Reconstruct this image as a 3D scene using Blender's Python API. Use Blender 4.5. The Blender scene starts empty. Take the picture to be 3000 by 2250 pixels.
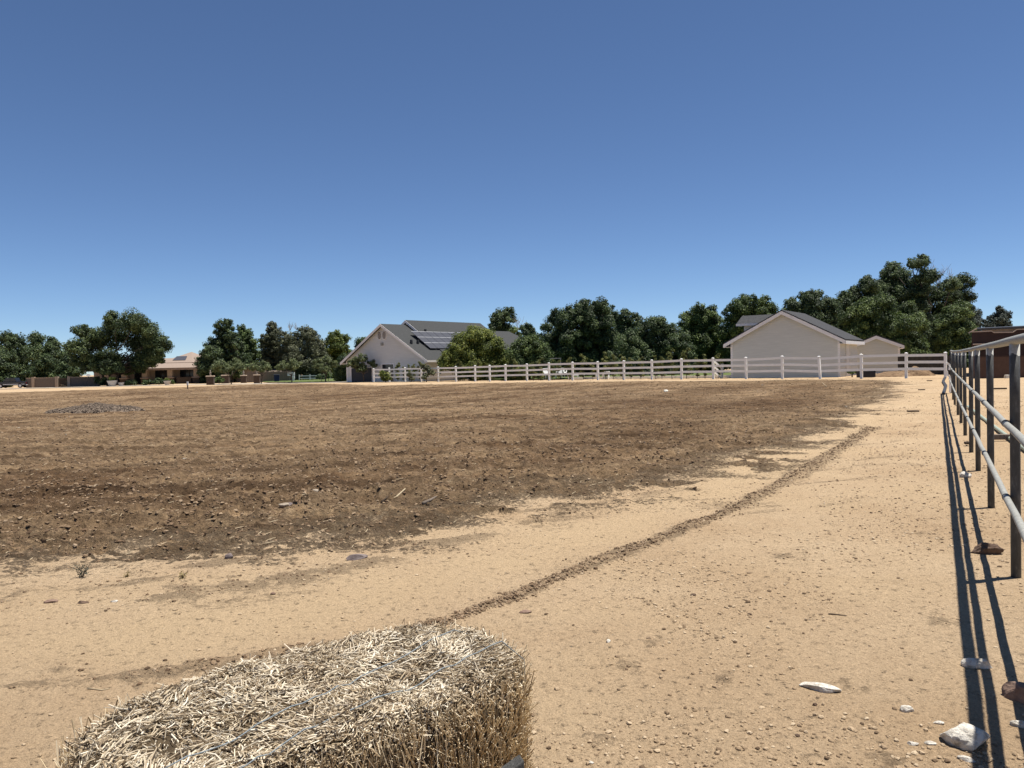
import bpy, math, random
import numpy as np
from mathutils import Vector, Matrix
random.seed(7); RNG = np.random.default_rng(7)
D = bpy.data; SC = bpy.context.scene; COL = SC.collection

# ------------------------------------------------------------------ camera
F_PX = 2253.0; PITCH = 1.365; ROLL = 1.2; CAM_H = 1.5
_p = math.radians(PITCH); _r = math.radians(ROLL)
FWD = np.array([0, math.cos(_p), -math.sin(_p)])
_R0 = np.array([1.0, 0, 0]); _U0 = np.cross(_R0, FWD)
RGT = _R0*math.cos(_r) - _U0*math.sin(_r); UPV = _U0*math.cos(_r) + _R0*math.sin(_r)
cam = D.cameras.new('camera'); cam_o = D.objects.new('camera', cam); COL.objects.link(cam_o)
cam.sensor_fit = 'HORIZONTAL'; cam.sensor_width = 36; cam.lens = F_PX/3000*36
cam.clip_start = 0.05; cam.clip_end = 5000
m = Matrix.Identity(4)
for i in range(3):
    m[i][0] = RGT[i]; m[i][1] = UPV[i]; m[i][2] = -FWD[i]
m[2][3] = CAM_H
cam_o.matrix_world = m
SC.camera = cam_o

# ------------------------------------------------------------------ sky, sun, exposure
SUNV = Vector((0.429, 0.105, 1.60)).normalized()
elev = math.asin(SUNV.z); azim = math.atan2(SUNV.x, SUNV.y)
w = D.worlds.new('World'); SC.world = w; w.use_nodes = True
nt = w.node_tree; nt.nodes.clear()
wo = nt.nodes.new('ShaderNodeOutputWorld'); bg = nt.nodes.new('ShaderNodeBackground')
sky = nt.nodes.new('ShaderNodeTexSky'); sky.sky_type = 'NISHITA'; sky.sun_disc = False
sky.sun_elevation = elev; sky.sun_rotation = azim
sky.altitude = 0; sky.air_density = 0.6; sky.dust_density = 0.0; sky.ozone_density = 6.5
nt.links.new(sky.outputs[0], bg.inputs[0]); bg.inputs[1].default_value = 0.0765
nt.links.new(bg.outputs[0], wo.inputs[0])
sl = D.lights.new('sun', 'SUN'); sl.energy = 5.0; sl.angle = math.radians(0.5); sl.color = (1, 0.95, 0.87)
so = D.objects.new('sun', sl); COL.objects.link(so); so.location = (5, 5, 40)
so.rotation_euler = SUNV.to_track_quat('Z', 'Y').to_euler()
SC.view_settings.view_transform = 'Standard'; SC.view_settings.look = 'None'
SC.view_settings.gamma = 1; SC.view_settings.exposure = 0.6
SC.cycles.max_bounces = 6; SC.cycles.transparent_max_bounces = 4

# ------------------------------------------------------------------ noise and terrain
def _h(ix, iy, s):
    n = (ix.astype(np.uint32)*np.uint32(374761393) + iy.astype(np.uint32)*np.uint32(668265263) + np.uint32((s*974711+12345) & 0xffffffff))
    n = (n ^ (n >> np.uint32(13)))*np.uint32(1274126177)
    n = (n ^ (n >> np.uint32(16)))*np.uint32(2246822519)
    return (n ^ (n >> np.uint32(15))).astype(np.float64)/4294967295.0
def vn(x, y, s=0):
    x = np.asarray(x, float); y = np.asarray(y, float)
    fx = np.floor(x); fy = np.floor(y); u = x-fx; v = y-fy
    ix = fx.astype(np.int64); iy = fy.astype(np.int64)
    u = u*u*u*(u*(u*6-15)+10); v = v*v*v*(v*(v*6-15)+10)
    a = _h(ix, iy, s); b = _h(ix+1, iy, s); c = _h(ix, iy+1, s); d = _h(ix+1, iy+1, s)
    return (a*(1-u)+b*u)*(1-v)+(c*(1-u)+d*u)*v          # 0..1
def fbm(x, y, s=0, o=4, g=0.5):
    t = 0; a = 1; n = 0
    for i in range(o):
        t = t+a*vn(x*2**i+17.3*i, y*2**i-9.1*i, s+i); n += a; a *= g
    return t/n
def sstep(a, b, x):
    t = np.clip((x-a)/(b-a), 0, 1); return t*t*(3-2*t)
CTRL = np.array([(0,0,0),(0,3,0),(3.4,5.2,0),(0,10,0),(-8,10,0),(8.5,14.5,0),(5,20,0),(10,25,.0),(14.6,25.4,.02),(17,30,.1),(23,41,.38),
 (19,48,.48),(16,50,.36),(13.7,51,.32),(6.4,58,.25),(-4,68,.18),(-14,78,.12),(-16,84,.12),(-30,100,-.2),(-40,105,-.34),(-60,115,-.36),(-95,140,-.5),
 (0,35,0),(10,40,.1),(-20,50,-.05),(-30,30,0),(-10,25,0),(-60,60,-.3),(30,42,.34),(30,20,.1),(40,80,.4),(0,120,.2),(-40,160,-.3),(60,120,.4),(-20,-10,0),(20,-10,0)], float)
def tz(x, y):
    x = np.atleast_1d(np.asarray(x, float)); y = np.atleast_1d(np.asarray(y, float))
    bw = 5+0.09*np.hypot(CTRL[:, 0], CTRL[:, 1])
    num = np.zeros_like(x); den = np.full_like(x, 1e-12)
    for (cx, cy, cz), b in zip(CTRL, bw):
        d2 = ((x-cx)**2+(y-cy)**2)/(b*b)
        k = np.exp(-0.5*np.minimum(d2, 40))+0.002/(1+d2)
        num += k*cz; den += k
    return num/den
def t1(x, y): return float(tz(x, y)[0])
def ray(px, py):
    d = FWD+RGT*(px-1500)/F_PX+UPV*(1125-py)/F_PX
    return d
def at(px, py, Y):                       # the point of a sight line at distance Y ahead
    d = ray(px, py); t = Y/d[1]
    return np.array([d[0]*t, Y, CAM_H+d[2]*t])
def gz(px, py, z0=None):                 # where a sight line meets the ground
    d = ray(px, py); z = 0.0
    for _ in range(25):
        t = (CAM_H-z)/max(-d[2], 1e-4); t = min(t, 160)
        z = t1(d[0]*t, d[1]*t) if z0 is None else z0
    return np.array([d[0]*t, d[1]*t, z])
def seg_dist(x, y, pts):
    best = np.full(x.shape, 1e9)
    for (ax, ay), (bx, by) in zip(pts[:-1], pts[1:]):
        vx, vy = bx-ax, by-ay; L = vx*vx+vy*vy+1e-12
        t = np.clip(((x-ax)*vx+(y-ay)*vy)/L, 0, 1)
        best = np.minimum(best, np.hypot(x-ax-t*vx, y-ay-t*vy))
    return best
def inside(x, y, pts):
    c = np.zeros(x.shape, bool); n = len(pts)
    for i in range(n):
        ax, ay = pts[i]; bx, by = pts[(i+1) % n]
        if ay == by: continue
        k = ((ay > y) != (by > y)) & (x < (bx-ax)*(y-ay)/(by-ay)+ax)
        c ^= k
    return c

# ------------------------------------------------------------------ materials
def newmat(name):
    mt = D.materials.new(name); mt.use_nodes = True
    t = mt.node_tree; b = t.nodes['Principled BSDF']; b.inputs['Specular IOR Level'].default_value = 0.25
    return mt, t, b
def N(t, kind, **kw):
    n = t.nodes.new(kind)
    for k, v in kw.items():
        if k in n.inputs: n.inputs[k].default_value = v
        else: setattr(n, k, v)
    return n
def ramp(t, fac, stops):
    r = t.nodes.new('ShaderNodeValToRGB'); e = r.color_ramp.elements
    while len(e) < len(stops): e.new(0.5)
    for q, (p, c) in zip(e, stops): q.position = p; q.color = (*c, 1)
    t.links.new(fac, r.inputs[0]); return r.outputs[0]
def mixc(t, fac, a, b, mode='MIX'):
    n = t.nodes.new('ShaderNodeMix'); n.data_type = 'RGBA'; n.blend_type = mode
    for i, v in ((0, fac), (6, a), (7, b)):
        if isinstance(v, (float, int)): n.inputs[i].default_value = v
        elif isinstance(v, tuple): n.inputs[i].default_value = (*v, 1)
        else: t.links.new(v, n.inputs[i])
    return n.outputs[2]
def math_(t, op, a, b=0.0, clamp=False):
    n = t.nodes.new('ShaderNodeMath'); n.operation = op; n.use_clamp = clamp
    for i, v in ((0, a), (1, b)):
        if isinstance(v, (float, int)): n.inputs[i].default_value = v
        else: t.links.new(v, n.inputs[i])
    return n.outputs[0]
def nz(t, scale, detail=4, rough=0.6, stretch=None, coord='Object', dist=0):
    tc = t.nodes.new('ShaderNodeTexCoord'); n = t.nodes.new('ShaderNodeTexNoise')
    n.inputs['Scale'].default_value = scale; n.inputs['Detail'].default_value = detail; n.inputs['Roughness'].default_value = rough
    n.inputs['Distortion'].default_value = dist
    o = tc.outputs[coord]
    if stretch:
        mp = t.nodes.new('ShaderNodeMapping'); mp.inputs['Scale'].default_value = stretch
        t.links.new(o, mp.inputs[0]); o = mp.outputs[0]
    t.links.new(o, n.inputs['Vector']); return n.outputs[0]
def bump(t, b, h, strength, dist=0.01):
    n = t.nodes.new('ShaderNodeBump'); n.inputs['Strength'].default_value = strength; n.inputs['Distance'].default_value = dist
    t.links.new(h, n.inputs['Height']); t.links.new(n.outputs[0], b.inputs['Normal'])
def nmat(name, c1, c2, scale=6, rough=0.8, bmp=0.2, bdist=0.01, metal=0, stretch=None, spec=0.25, lo=0.3, hi=0.7):
    mt, t, b = newmat(name)
    f = nz(t, scale, 6, 0.65, stretch)
    t.links.new(ramp(t, f, [(lo, c1), (hi, c2)]), b.inputs['Base Color'])
    b.inputs['Roughness'].default_value = rough; b.inputs['Metallic'].default_value = metal; b.inputs['Specular IOR Level'].default_value = spec
    if bmp: bump(t, b, nz(t, scale*3, 5, 0.7, stretch), bmp, bdist)
    return mt
def attr(t, name):
    n = t.nodes.new('ShaderNodeAttribute'); n.attribute_name = name; return n
M = {}
M['white_vinyl'] = nmat('white_vinyl', (.77,.765,.735), (.86,.855,.83), 3, .45, .03)
M['siding'] = nmat('siding', (.575,.57,.51), (.665,.655,.59), 1.2, .6, .04, stretch=(1,1,8))
M['siding_cool'] = nmat('siding_cool', (.60,.59,.555), (.68,.67,.635), 1.0, .6, .04, stretch=(1,1,8))
M['trim'] = nmat('trim', (.74,.71,.68), (.82,.80,.77), 4, .5, .03)
M['shingle'] = nmat('shingle', (0.031,0.033,0.033), (0.061,0.062,0.062), 9, .9, .5, .02, stretch=(1,1,2.5))
M['shingle_dark'] = nmat('shingle_dark', (0.027,0.027,0.029), (0.066,0.066,0.069), 7, .9, .5, .02, stretch=(1,1,2.5))
M['tile'] = nmat('tile', (.22,.17,.135), (.32,.25,.205), 5, .85, .4, .03, stretch=(3,1,1))
M['stucco'] = nmat('stucco', (.34,.26,.19), (.42,.33,.25), 3, .9, .2)
M['stucco_pink'] = nmat('stucco_pink', (.33,.25,.20), (.42,.33,.27), 3, .9, .2)
M['block_tan'] = nmat('block_tan', (0.133,0.105,0.086), (0.179,0.144,0.117), 4, .9, .3)
M['adobe'] = nmat('adobe', (.040,.024,.021), (.055,.034,.029), 2, .9, .2)
M['adobe_wall'] = nmat('adobe_wall', (.072,.043,.033), (.098,.059,.045), 2.5, .9, .3)
M['adobe_cap'] = nmat('adobe_cap', (.42,.33,.26), (.52,.42,.34), 4, .9, .1)
M['brick'] = nmat('brick', (.055,.038,.029), (.115,.085,.066), 9, .9, .4, .02)
M['glass_dark'] = nmat('glass_dark', (.012,.014,.018), (.03,.033,.04), 2, .12, 0, spec=.5)
M['door_navy'] = nmat('door_navy', (.010,.012,.018), (.020,.023,.032), 2, .5, .05)
M['dark_void'] = nmat('dark_void', (.015,.014,.013), (.03,.028,.026), 3, .9, .1)
M['solar'] = nmat('solar', (.05,.051,.058), (.08,.08,.088), 4, .35, .0, spec=.35)
M['alu'] = nmat('alu', (.55,.56,.57), (.68,.68,.69), 8, .4, .05, metal=.6)
M['dark_metal'] = nmat('dark_metal', (.02,.02,.022), (.05,.05,.052), 10, .5, .1)
M['concrete'] = nmat('concrete', (0.359,0.312,0.257), (0.452,0.406,0.343), 1.5, .95, .2)
M['asphalt'] = nmat('asphalt', (0.039,0.037,0.036), (0.070,0.067,0.062), 12, .95, .3)
M['bark'] = nmat('bark', (.05,.038,.028), (.12,.095,.07), 8, .95, .6, .03, stretch=(3,3,.6))
M['bark_pale'] = nmat('bark_pale', (.24,.2,.16), (.38,.33,.28), 8, .95, .4, .02, stretch=(3,3,.6))
M['wood_dark'] = nmat('wood_dark', (.05,.035,.025), (.11,.08,.055), 6, .9, .3, stretch=(6,6,1))
M['wood_grey'] = nmat('wood_grey', (.12,.095,.075), (.21,.17,.135), 6, .9, .3, stretch=(6,6,1))
M['blue_plastic'] = nmat('blue_plastic', (.006,.016,.06), (.010,.024,.085), 3, .5, .05)
M['car_paint'] = nmat('car_paint', (.012,.013,.016), (.02,.021,.025), 3, .25, 0, spec=.6)
M['rubber'] = nmat('rubber', (.015,.015,.015), (.03,.03,.03), 8, .9, .2)
M['pale_stone'] = nmat('pale_stone', (.33,.285,.22), (.70,.655,.57), 30, .95, .9, .012, lo=.32, hi=.55)
M['grey_stone'] = nmat('grey_stone', (0.133,0.101,0.094), (0.234,0.195,0.183), 18, .9, .4, .01)
M['brown_stone'] = nmat('brown_stone', (0.164,0.101,0.074), (0.281,0.195,0.148), 25, .95, .6, .01)
M['dusty_stone'] = nmat('dusty_stone', (.24,.19,.14), (.42,.36,.28), 22, .95, .5, .01)
M['dark_brick'] = nmat('dark_brick', (.07,.045,.032), (.15,.10,.07), 25, .95, .6, .01)
M['terracotta'] = nmat('terracotta', (0.429,0.390,0.351), (0.530,0.499,0.468), 6, .9, .2)
M['dirt'] = nmat('dirt', (0.133,0.082,0.047), (0.257,0.172,0.101), 3.5, 1, .8, .05)
M['mat_grey'] = nmat('mat_grey', (.028,.028,.028), (.11,.108,.1), 170, .95, .8, .004)
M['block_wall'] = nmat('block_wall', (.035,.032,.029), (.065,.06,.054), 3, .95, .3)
M['twine'] = nmat('twine', (.10,.125,.14), (.30,.33,.34), 160, .7, .3, .001)
# galvanised pipe: blotchy zinc
M['galv'] = nmat('galv', (.20,.20,.18), (.36,.355,.32), 38, .6, .15, .002, metal=0, spec=.3)
M['post_paint'] = None
def mk_post():
    mt, t, b = newmat('post_paint')                     # dark grey paint, bare zinc left above a ragged brush line near the top
    tc = t.nodes.new('ShaderNodeTexCoord'); sp = t.nodes.new('ShaderNodeSeparateXYZ'); t.links.new(tc.outputs['Object'], sp.inputs[0])
    z = math_(t, 'ADD', sp.outputs[2], math_(t, 'MULTIPLY', nz(t, 18, 3), 0.10))
    up = math_(t, 'GREATER_THAN', z, 1.555)
    c = ramp(t, nz(t, 30, 6, .7, (1,1,.35)), [(.30, (.040,.041,.041)), (.55, (.070,.071,.070)), (.72, (.15,.148,.14))])
    g = ramp(t, nz(t, 40, 5, .7), [(.3, (.33,.32,.29)), (.7, (.5,.49,.45))])
    t.links.new(mixc(t, up, c, g), b.inputs['Base Color']); b.inputs['Roughness'].default_value = .6
    bump(t, b, nz(t, 120, 4), .15, .002); return mt
M['post_paint'] = mk_post()
def leafmat(name, c1, c2, c3, trans=0.25):
    mt, t, b = newmat(name)
    a = attr(t, 'tint')
    col = ramp(t, a.outputs['Fac'], [(0.0, c1), (0.55, c2), (1.0, c3)])
    b.inputs['Roughness'].default_value = .55; b.inputs['Specular IOR Level'].default_value = .3
    t.links.new(col, b.inputs['Base Color'])
    tr = t.nodes.new('ShaderNodeBsdfTranslucent'); t.links.new(col, tr.inputs[0])
    ms = t.nodes.new('ShaderNodeMixShader'); ms.inputs[0].default_value = trans
    t.links.new(b.outputs[0], ms.inputs[1]); t.links.new(tr.outputs[0], ms.inputs[2])
    t.links.new(ms.outputs[0], t.nodes['Material Output'].inputs[0]); return mt
M['leaf_dark'] = leafmat('leaf_dark', (.014,.028,.011), (.052,.084,.030), (.18,.235,.09))
M['leaf_mid'] = leafmat('leaf_mid', (.018,.036,.010), (.072,.112,.030), (.22,.285,.085))
M['leaf_olive'] = leafmat('leaf_olive', (.03,.038,.018), (.088,.098,.05), (.20,.21,.115))
M['leaf_bright'] = leafmat('leaf_bright', (.035,.055,.012), (.11,.15,.03), (.24,.27,.06), .35)
M['leaf_yellow'] = leafmat('leaf_yellow', (.03,.05,.010), (.13,.165,.03), (.34,.36,.08), .35)
M['leaf_grey'] = leafmat('leaf_grey', (.03,.042,.034), (.055,.072,.056), (.09,.11,.08))
M['leaf_small'] = leafmat('leaf_small', (.045,.062,.024), (.13,.16,.065), (.26,.29,.13), .35)
M['straw_weed'] = leafmat('straw_weed', (.22,.17,.07), (.34,.27,.12), (.45,.37,.18))
M['leaf_sapling'] = leafmat('leaf_sapling', (.05,.062,.018), (.15,.17,.05), (.31,.31,.10), .4)
M['leaf_big'] = leafmat('leaf_big', (.014,.028,.010), (.054,.084,.028), (.17,.21,.075))
def strawmat():
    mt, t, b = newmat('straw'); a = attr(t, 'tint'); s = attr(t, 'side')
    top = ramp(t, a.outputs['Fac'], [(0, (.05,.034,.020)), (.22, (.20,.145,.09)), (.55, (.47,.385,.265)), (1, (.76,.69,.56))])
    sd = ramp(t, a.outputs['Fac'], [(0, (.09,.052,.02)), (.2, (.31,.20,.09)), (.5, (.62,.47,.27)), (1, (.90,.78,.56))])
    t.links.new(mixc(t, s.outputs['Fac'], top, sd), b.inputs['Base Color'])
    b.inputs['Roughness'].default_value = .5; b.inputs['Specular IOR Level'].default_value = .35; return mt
M['straw'] = strawmat()
M['straw_core'] = nmat('straw_core', (.05,.035,.02), (.16,.115,.065), 40, .95, .8, .02)
def grassmat():
    mt, t, b = newmat('lawn'); f = nz(t, 1.1, 6, .7)
    t.links.new(ramp(t, f, [(.3, (.060,.085,.022)), (.7, (.12,.145,.045))]), b.inputs['Base Color']); b.inputs['Roughness'].default_value = .9
    bump(t, b, nz(t, 12, 4, .8), .8, .05); return mt
M['lawn'] = grassmat()
def groundmat():
    mt, t, b = newmat('ground_soil')
    fa = attr(t, 'field').outputs['Fac']; rd = attr(t, 'ridge').outputs['Fac']; pa = attr(t, 'pale').outputs['Fac']; dk = attr(t, 'dark').outputs['Fac']
    sand = ramp(t, nz(t, .55, 6, .62, None, 'Object', .4), [(.30, (0.385,0.272,0.165)), (.7, (0.470,0.352,0.226))])
    grit = ramp(t, nz(t, 75, 4, .8), [(.30, (.50,.47,.43)), (.46, (.97,.97,.97)), (.56, (1.03,1.03,1.03)), (.70, (1.5,1.48,1.44))])
    grit2 = ramp(t, nz(t, 17, 6, .8), [(.30, (.55,.52,.48)), (.46, (.96,.96,.96)), (.56, (1.03,1.03,1.03)), (.72, (1.25,1.25,1.24))])
    sand = mixc(t, .9, sand, grit, 'MULTIPLY'); sand = mixc(t, .35, sand, grit2, 'MULTIPLY')
    sand = mixc(t, math_(t, 'MULTIPLY', pa, .8), sand, mixc(t, .8, (.455,.335,.205), grit, 'MULTIPLY'))
    fld = ramp(t, nz(t, 2.2, 8, .74, (.5,1,1), 'Object', .3), [(.28, (.138,.091,.052)), (.5, (.222,.152,.090)), (.72, (.315,.232,.145))])
    fg = ramp(t, nz(t, 11, 6, .78), [(.32, (.22,.20,.18)), (.42, (.80,.79,.77)), (.55, (1.12,1.11,1.10)), (.70, (1.65,1.62,1.56))])  # soil tone, with dark pits that also paint in shade between clods
    fg2 = ramp(t, nz(t, 3.6, 6, .75, (.6,1.1,1)), [(.32, (.50,.47,.45)), (.48, (1,1,1)), (.7, (1.28,1.27,1.25))])
    fld = mixc(t, .85, fld, fg, 'MULTIPLY'); fld = mixc(t, .85, fld, fg2, 'MULTIPLY'); fld = mixc(t, dk, fld, mixc(t, 1.0, fld, (.58,.53,.50), 'MULTIPLY'))
    fur = ramp(t, nz(t, 1.6, 5, .7, (.10,1.25,1), 'Object', .5), [(.37, (.52,.49,.47)), (.5, (1,1,1)), (.62, (1.28,1.27,1.24))])
    fld = mixc(t, .9, fld, fur, 'MULTIPLY')
    brk = nz(t, 20, 6, .8)
    def broken(m_, w_=.22):
        q = t.nodes.new('ShaderNodeMapRange'); q.interpolation_type = 'SMOOTHSTEP'; t.links.new(math_(t, 'ADD', m_, math_(t, 'MULTIPLY', math_(t, 'SUBTRACT', brk, .5), 2.2)), q.inputs[0])
        q.inputs[1].default_value = .5-w_; q.inputs[2].default_value = .5+w_; return q.outputs[0]
    fa = broken(fa, .34); rd = math_(t, 'MULTIPLY', broken(math_(t, 'MULTIPLY', rd, .92), .45), .42)
    c = mixc(t, fa, sand, fld)
    rc = ramp(t, nz(t, 16, 6, .8), [(.30, (.15,.098,.056)), (.48, (.265,.182,.112)), (.66, (.39,.285,.185))])
    c = mixc(t, rd, c, rc)
    t.links.new(c, b.inputs['Base Color']); b.inputs['Roughness'].default_value = 1; b.inputs['Specular IOR Level'].default_value = .1
    h = math_(t, 'ADD', math_(t, 'MULTIPLY', nz(t, 85, 5, .8), .014), math_(t, 'MULTIPLY', nz(t, 15, 5, .78), .030))
    rough = math_(t, 'MAXIMUM', fa, rd)
    h = math_(t, 'ADD', h, math_(t, 'MULTIPLY', math_(t, 'MULTIPLY', nz(t, 7.5, 6, .75), .095), rough))
    bump(t, b, h, 1.0, 1.0); return mt
M['ground'] = groundmat()

# ------------------------------------------------------------------ mesh helpers
def tag(o, label=None, cat=None, group=None, kind=None):
    if label: o['label'] = label
    if cat: o['category'] = cat
    if group: o['group'] = group
    if kind: o['kind'] = kind
    return o
def empty(name, loc, rz=0, label=None, cat=None, group=None):
    o = D.objects.new(name, None); COL.objects.link(o); o.location = loc; o.rotation_euler = (0, 0, rz)
    o.empty_display_size = .3
    return tag(o, label, cat, group)
def mesh_np(name, V, Fc, mat, parent=None, loc=None, smooth=False, attrs=None):
    V = np.asarray(V, np.float32); Fc = np.asarray(Fc, np.int32); k = Fc.shape[1]
    me = D.meshes.new(name); me.vertices.add(len(V)); me.vertices.foreach_set('co', V.ravel())
    me.loops.add(Fc.size); me.loops.foreach_set('vertex_index', Fc.ravel())
    me.polygons.add(len(Fc)); me.polygons.foreach_set('loop_start', np.arange(0, Fc.size, k, dtype=np.int32))
    me.polygons.foreach_set('loop_total', np.full(len(Fc), k, np.int32))
    me.polygons.foreach_set('use_smooth', np.full(len(Fc), smooth))
    for an, av in (attrs or {}).items():
        dom = 'POINT' if len(av) == len(V) else 'FACE'
        a = me.attributes.new(an, 'FLOAT', dom); a.data.foreach_set('value', np.asarray(av, np.float32))
    me.update(calc_edges=True); me.validate()
    me.materials.append(mat)
    o = D.objects.new(name, me); COL.objects.link(o)
    if parent is not None: o.parent = parent
    if loc is not None: o.location = loc
    return o
class MB:
    def __init__(s): s.v = []; s.f = []
    def add(s, pts, faces):
        n = len(s.v); s.v += [tuple(map(float, p)) for p in pts]; s.f += [tuple(n+i for i in f) for f in faces]; return s
    def box(s, x0, x1, y0, y1, z0, z1, top=1.0):
        cx, cy = (x0+x1)/2, (y0+y1)/2
        T = lambda x, y: (cx+(x-cx)*top, cy+(y-cy)*top)
        P = [(x0,y0,z0),(x1,y0,z0),(x1,y1,z0),(x0,y1,z0)]+[(*T(x, y), z1) for x, y in ((x0,y0),(x1,y0),(x1,y1),(x0,y1))]
        return s.add(P, [(3,2,1,0),(4,5,6,7),(0,1,5,4),(1,2,6,5),(2,3,7,6),(3,0,4,7)])
    def bar(s, a, b, wd, ht, up=(0,0,1)):
        a = Vector(a); b = Vector(b); d = (b-a).normalized(); r = d.cross(Vector(up)).normalized(); u = r.cross(d)
        P = [p+r*i*wd/2+u*j*ht/2 for p in (a, b) for i, j in ((-1,-1),(1,-1),(1,1),(-1,1))]
        return s.add(P, [(0,1,2,3),(7,6,5,4),(0,4,5,1),(1,5,6,2),(2,6,7,3),(3,7,4,0)])
    def tube(s, pts, rads, n=10, cap=True):
        pts = [Vector(p) for p in pts]; k = len(pts)
        if isinstance(rads, (int, float)): rads = [rads]*k
        P = []; ref = None
        for i, p in enumerate(pts):
            d = (pts[min(i+1, k-1)]-pts[max(i-1, 0)]).normalized()
            if ref is None: ref = Vector((1,0,0)) if abs(d.x) < .8 else Vector((0,1,0))
            a = (ref-d*ref.dot(d)).normalized(); b = d.cross(a); ref = a
            P += [p+(a*math.cos(2*math.pi*j/n)+b*math.sin(2*math.pi*j/n))*rads[i] for j in range(n)]
        Fc = [(i*n+j, i*n+(j+1) % n, (i+1)*n+(j+1) % n, (i+1)*n+j) for i in range(k-1) for j in range(n)]
        if cap: Fc += [tuple(range(n-1, -1, -1)), tuple((k-1)*n+j for j in range(n))]
        return s.add(P, Fc)
    def prism(s, poly, h0, h1, axis='y'):
        n = len(poly)
        mk = {'y': lambda p, h: (p[0], h, p[1]), 'x': lambda p, h: (h, p[0], p[1]), 'z': lambda p, h: (p[0], p[1], h)}[axis]
        P = [mk(p, h0) for p in poly]+[mk(p, h1) for p in poly]
        return s.add(P, [tuple(range(n)), tuple(range(2*n-1, n-1, -1))]+[(i, n+i, n+(i+1) % n, (i+1) % n) for i in range(n)])
    def slab(s, a, b, c, d, th):                # a roof plane given by four corners (counter-clockwise from above), thickened downward
        a, b, c, d = map(Vector, (a, b, c, d)); n = (b-a).cross(d-a).normalized()
        P = [a, b, c, d]+[q-n*th for q in (a, b, c, d)]
        return s.add(P, [(0,1,2,3),(7,6,5,4),(0,4,5,1),(1,5,6,2),(2,6,7,3),(3,7,4,0)])
    def lathe(s, prof, n=16, c=(0,0,0)):
        P = [(c[0]+r*math.cos(2*math.pi*j/n), c[1]+r*math.sin(2*math.pi*j/n), c[2]+z) for r, z in prof for j in range(n)]
        k = len(prof)
        return s.add(P, [(i*n+j, i*n+(j+1) % n, (i+1)*n+(j+1) % n, (i+1)*n+j) for i in range(k-1) for j in range(n)]+[tuple(range(n-1,-1,-1)), tuple((k-1)*n+j for j in range(n))])
    def siding(s, length, zr, P, step=.15, lip=.034):   # clapboard courses; zr(z) -> (s0, s1) span at height z; P(s, z, outward)
        z = zr[0]
        while z < zr[1]-.01:
            z2 = min(z+step, zr[1]); a0, a1 = length(z); b0, b1 = length(z2)
            if a1-a0 > .03:
                s.add([P(a0, z, lip), P(a1, z, lip), P(b1, z2, .003), P(b0, z2, .003), P(a0, z, .003), P(a1, z, .003)], [(0,1,2,3),(4,5,1,0)])
            z += step
        return s
    def build(s, name, mat, parent=None, loc=None, smooth=False, bevel=0):
        me = D.meshes.new(name); me.from_pydata(s.v, [], s.f); me.update()
        if smooth:
            me.polygons.foreach_set('use_smooth', [True]*len(me.polygons))
        me.materials.append(mat); o = D.objects.new(name, me); COL.objects.link(o)
        if parent is not None: o.parent = parent
        if loc is not None: o.location = loc
        if bevel:
            md = o.modifiers.new('bevel', 'BEVEL'); md.width = bevel; md.segments = 2; md.limit_method = 'ANGLE'
        return o
_ph = (1+5**.5)/2
ICO = np.array([(-1,_ph,0),(1,_ph,0),(-1,-_ph,0),(1,-_ph,0),(0,-1,_ph),(0,1,_ph),(0,-1,-_ph),(0,1,-_ph),(_ph,0,-1),(_ph,0,1),(-_ph,0,-1),(-_ph,0,1)])/math.hypot(1,_ph)
ICOF = np.array([(0,11,5),(0,5,1),(0,1,7),(0,7,10),(0,10,11),(1,5,9),(5,11,4),(11,10,2),(10,7,6),(7,1,8),(3,9,4),(3,4,2),(3,2,6),(3,6,8),(3,8,9),(4,9,5),(2,4,11),(6,2,10),(8,6,7),(9,8,1)])
def icos(level):
    V = [tuple(v) for v in ICO]; Fc = [tuple(f) for f in ICOF]
    for _ in range(level):
        cache = {}; nf = []
        def mid(a, b):
            k = (min(a, b), max(a, b))
            if k not in cache:
                q = np.array(V[a])+np.array(V[b]); V.append(tuple(q/np.linalg.norm(q))); cache[k] = len(V)-1
            return cache[k]
        for a, b, c in Fc:
            x, y, z = mid(a, b), mid(b, c), mid(c, a); nf += [(a,x,z),(b,y,x),(c,z,y),(x,y,z)]
        Fc = nf
    return np.array(V), np.array(Fc)
ICO2 = icos(2); ICO3 = icos(3)
def lumps(P, R, squash=.7, jit=.25, rng=RNG):           # many small irregular lumps as one vertex/face array
    n = len(P); a = rng.uniform(0, 2*np.pi, n); ca, sa = np.cos(a), np.sin(a)
    V = ICO[None]*(1+rng.uniform(-jit, jit, (n, 12, 1)))
    sx = rng.uniform(.7, 1.35, n)[:, None]; V = V*np.stack([np.broadcast_to(sx, (n, 12)), np.ones((n, 12)), np.full((n, 12), squash)], -1)*R[:, None, None]
    x = V[..., 0]*ca[:, None]-V[..., 1]*sa[:, None]; y = V[..., 0]*sa[:, None]+V[..., 1]*ca[:, None]
    V = np.stack([x, y, V[..., 2]], -1)+P[:, None, :]
    Fc = ICOF[None]+(np.arange(n)*12)[:, None, None]
    return V.reshape(-1, 3), Fc.reshape(-1, 3)

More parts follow.
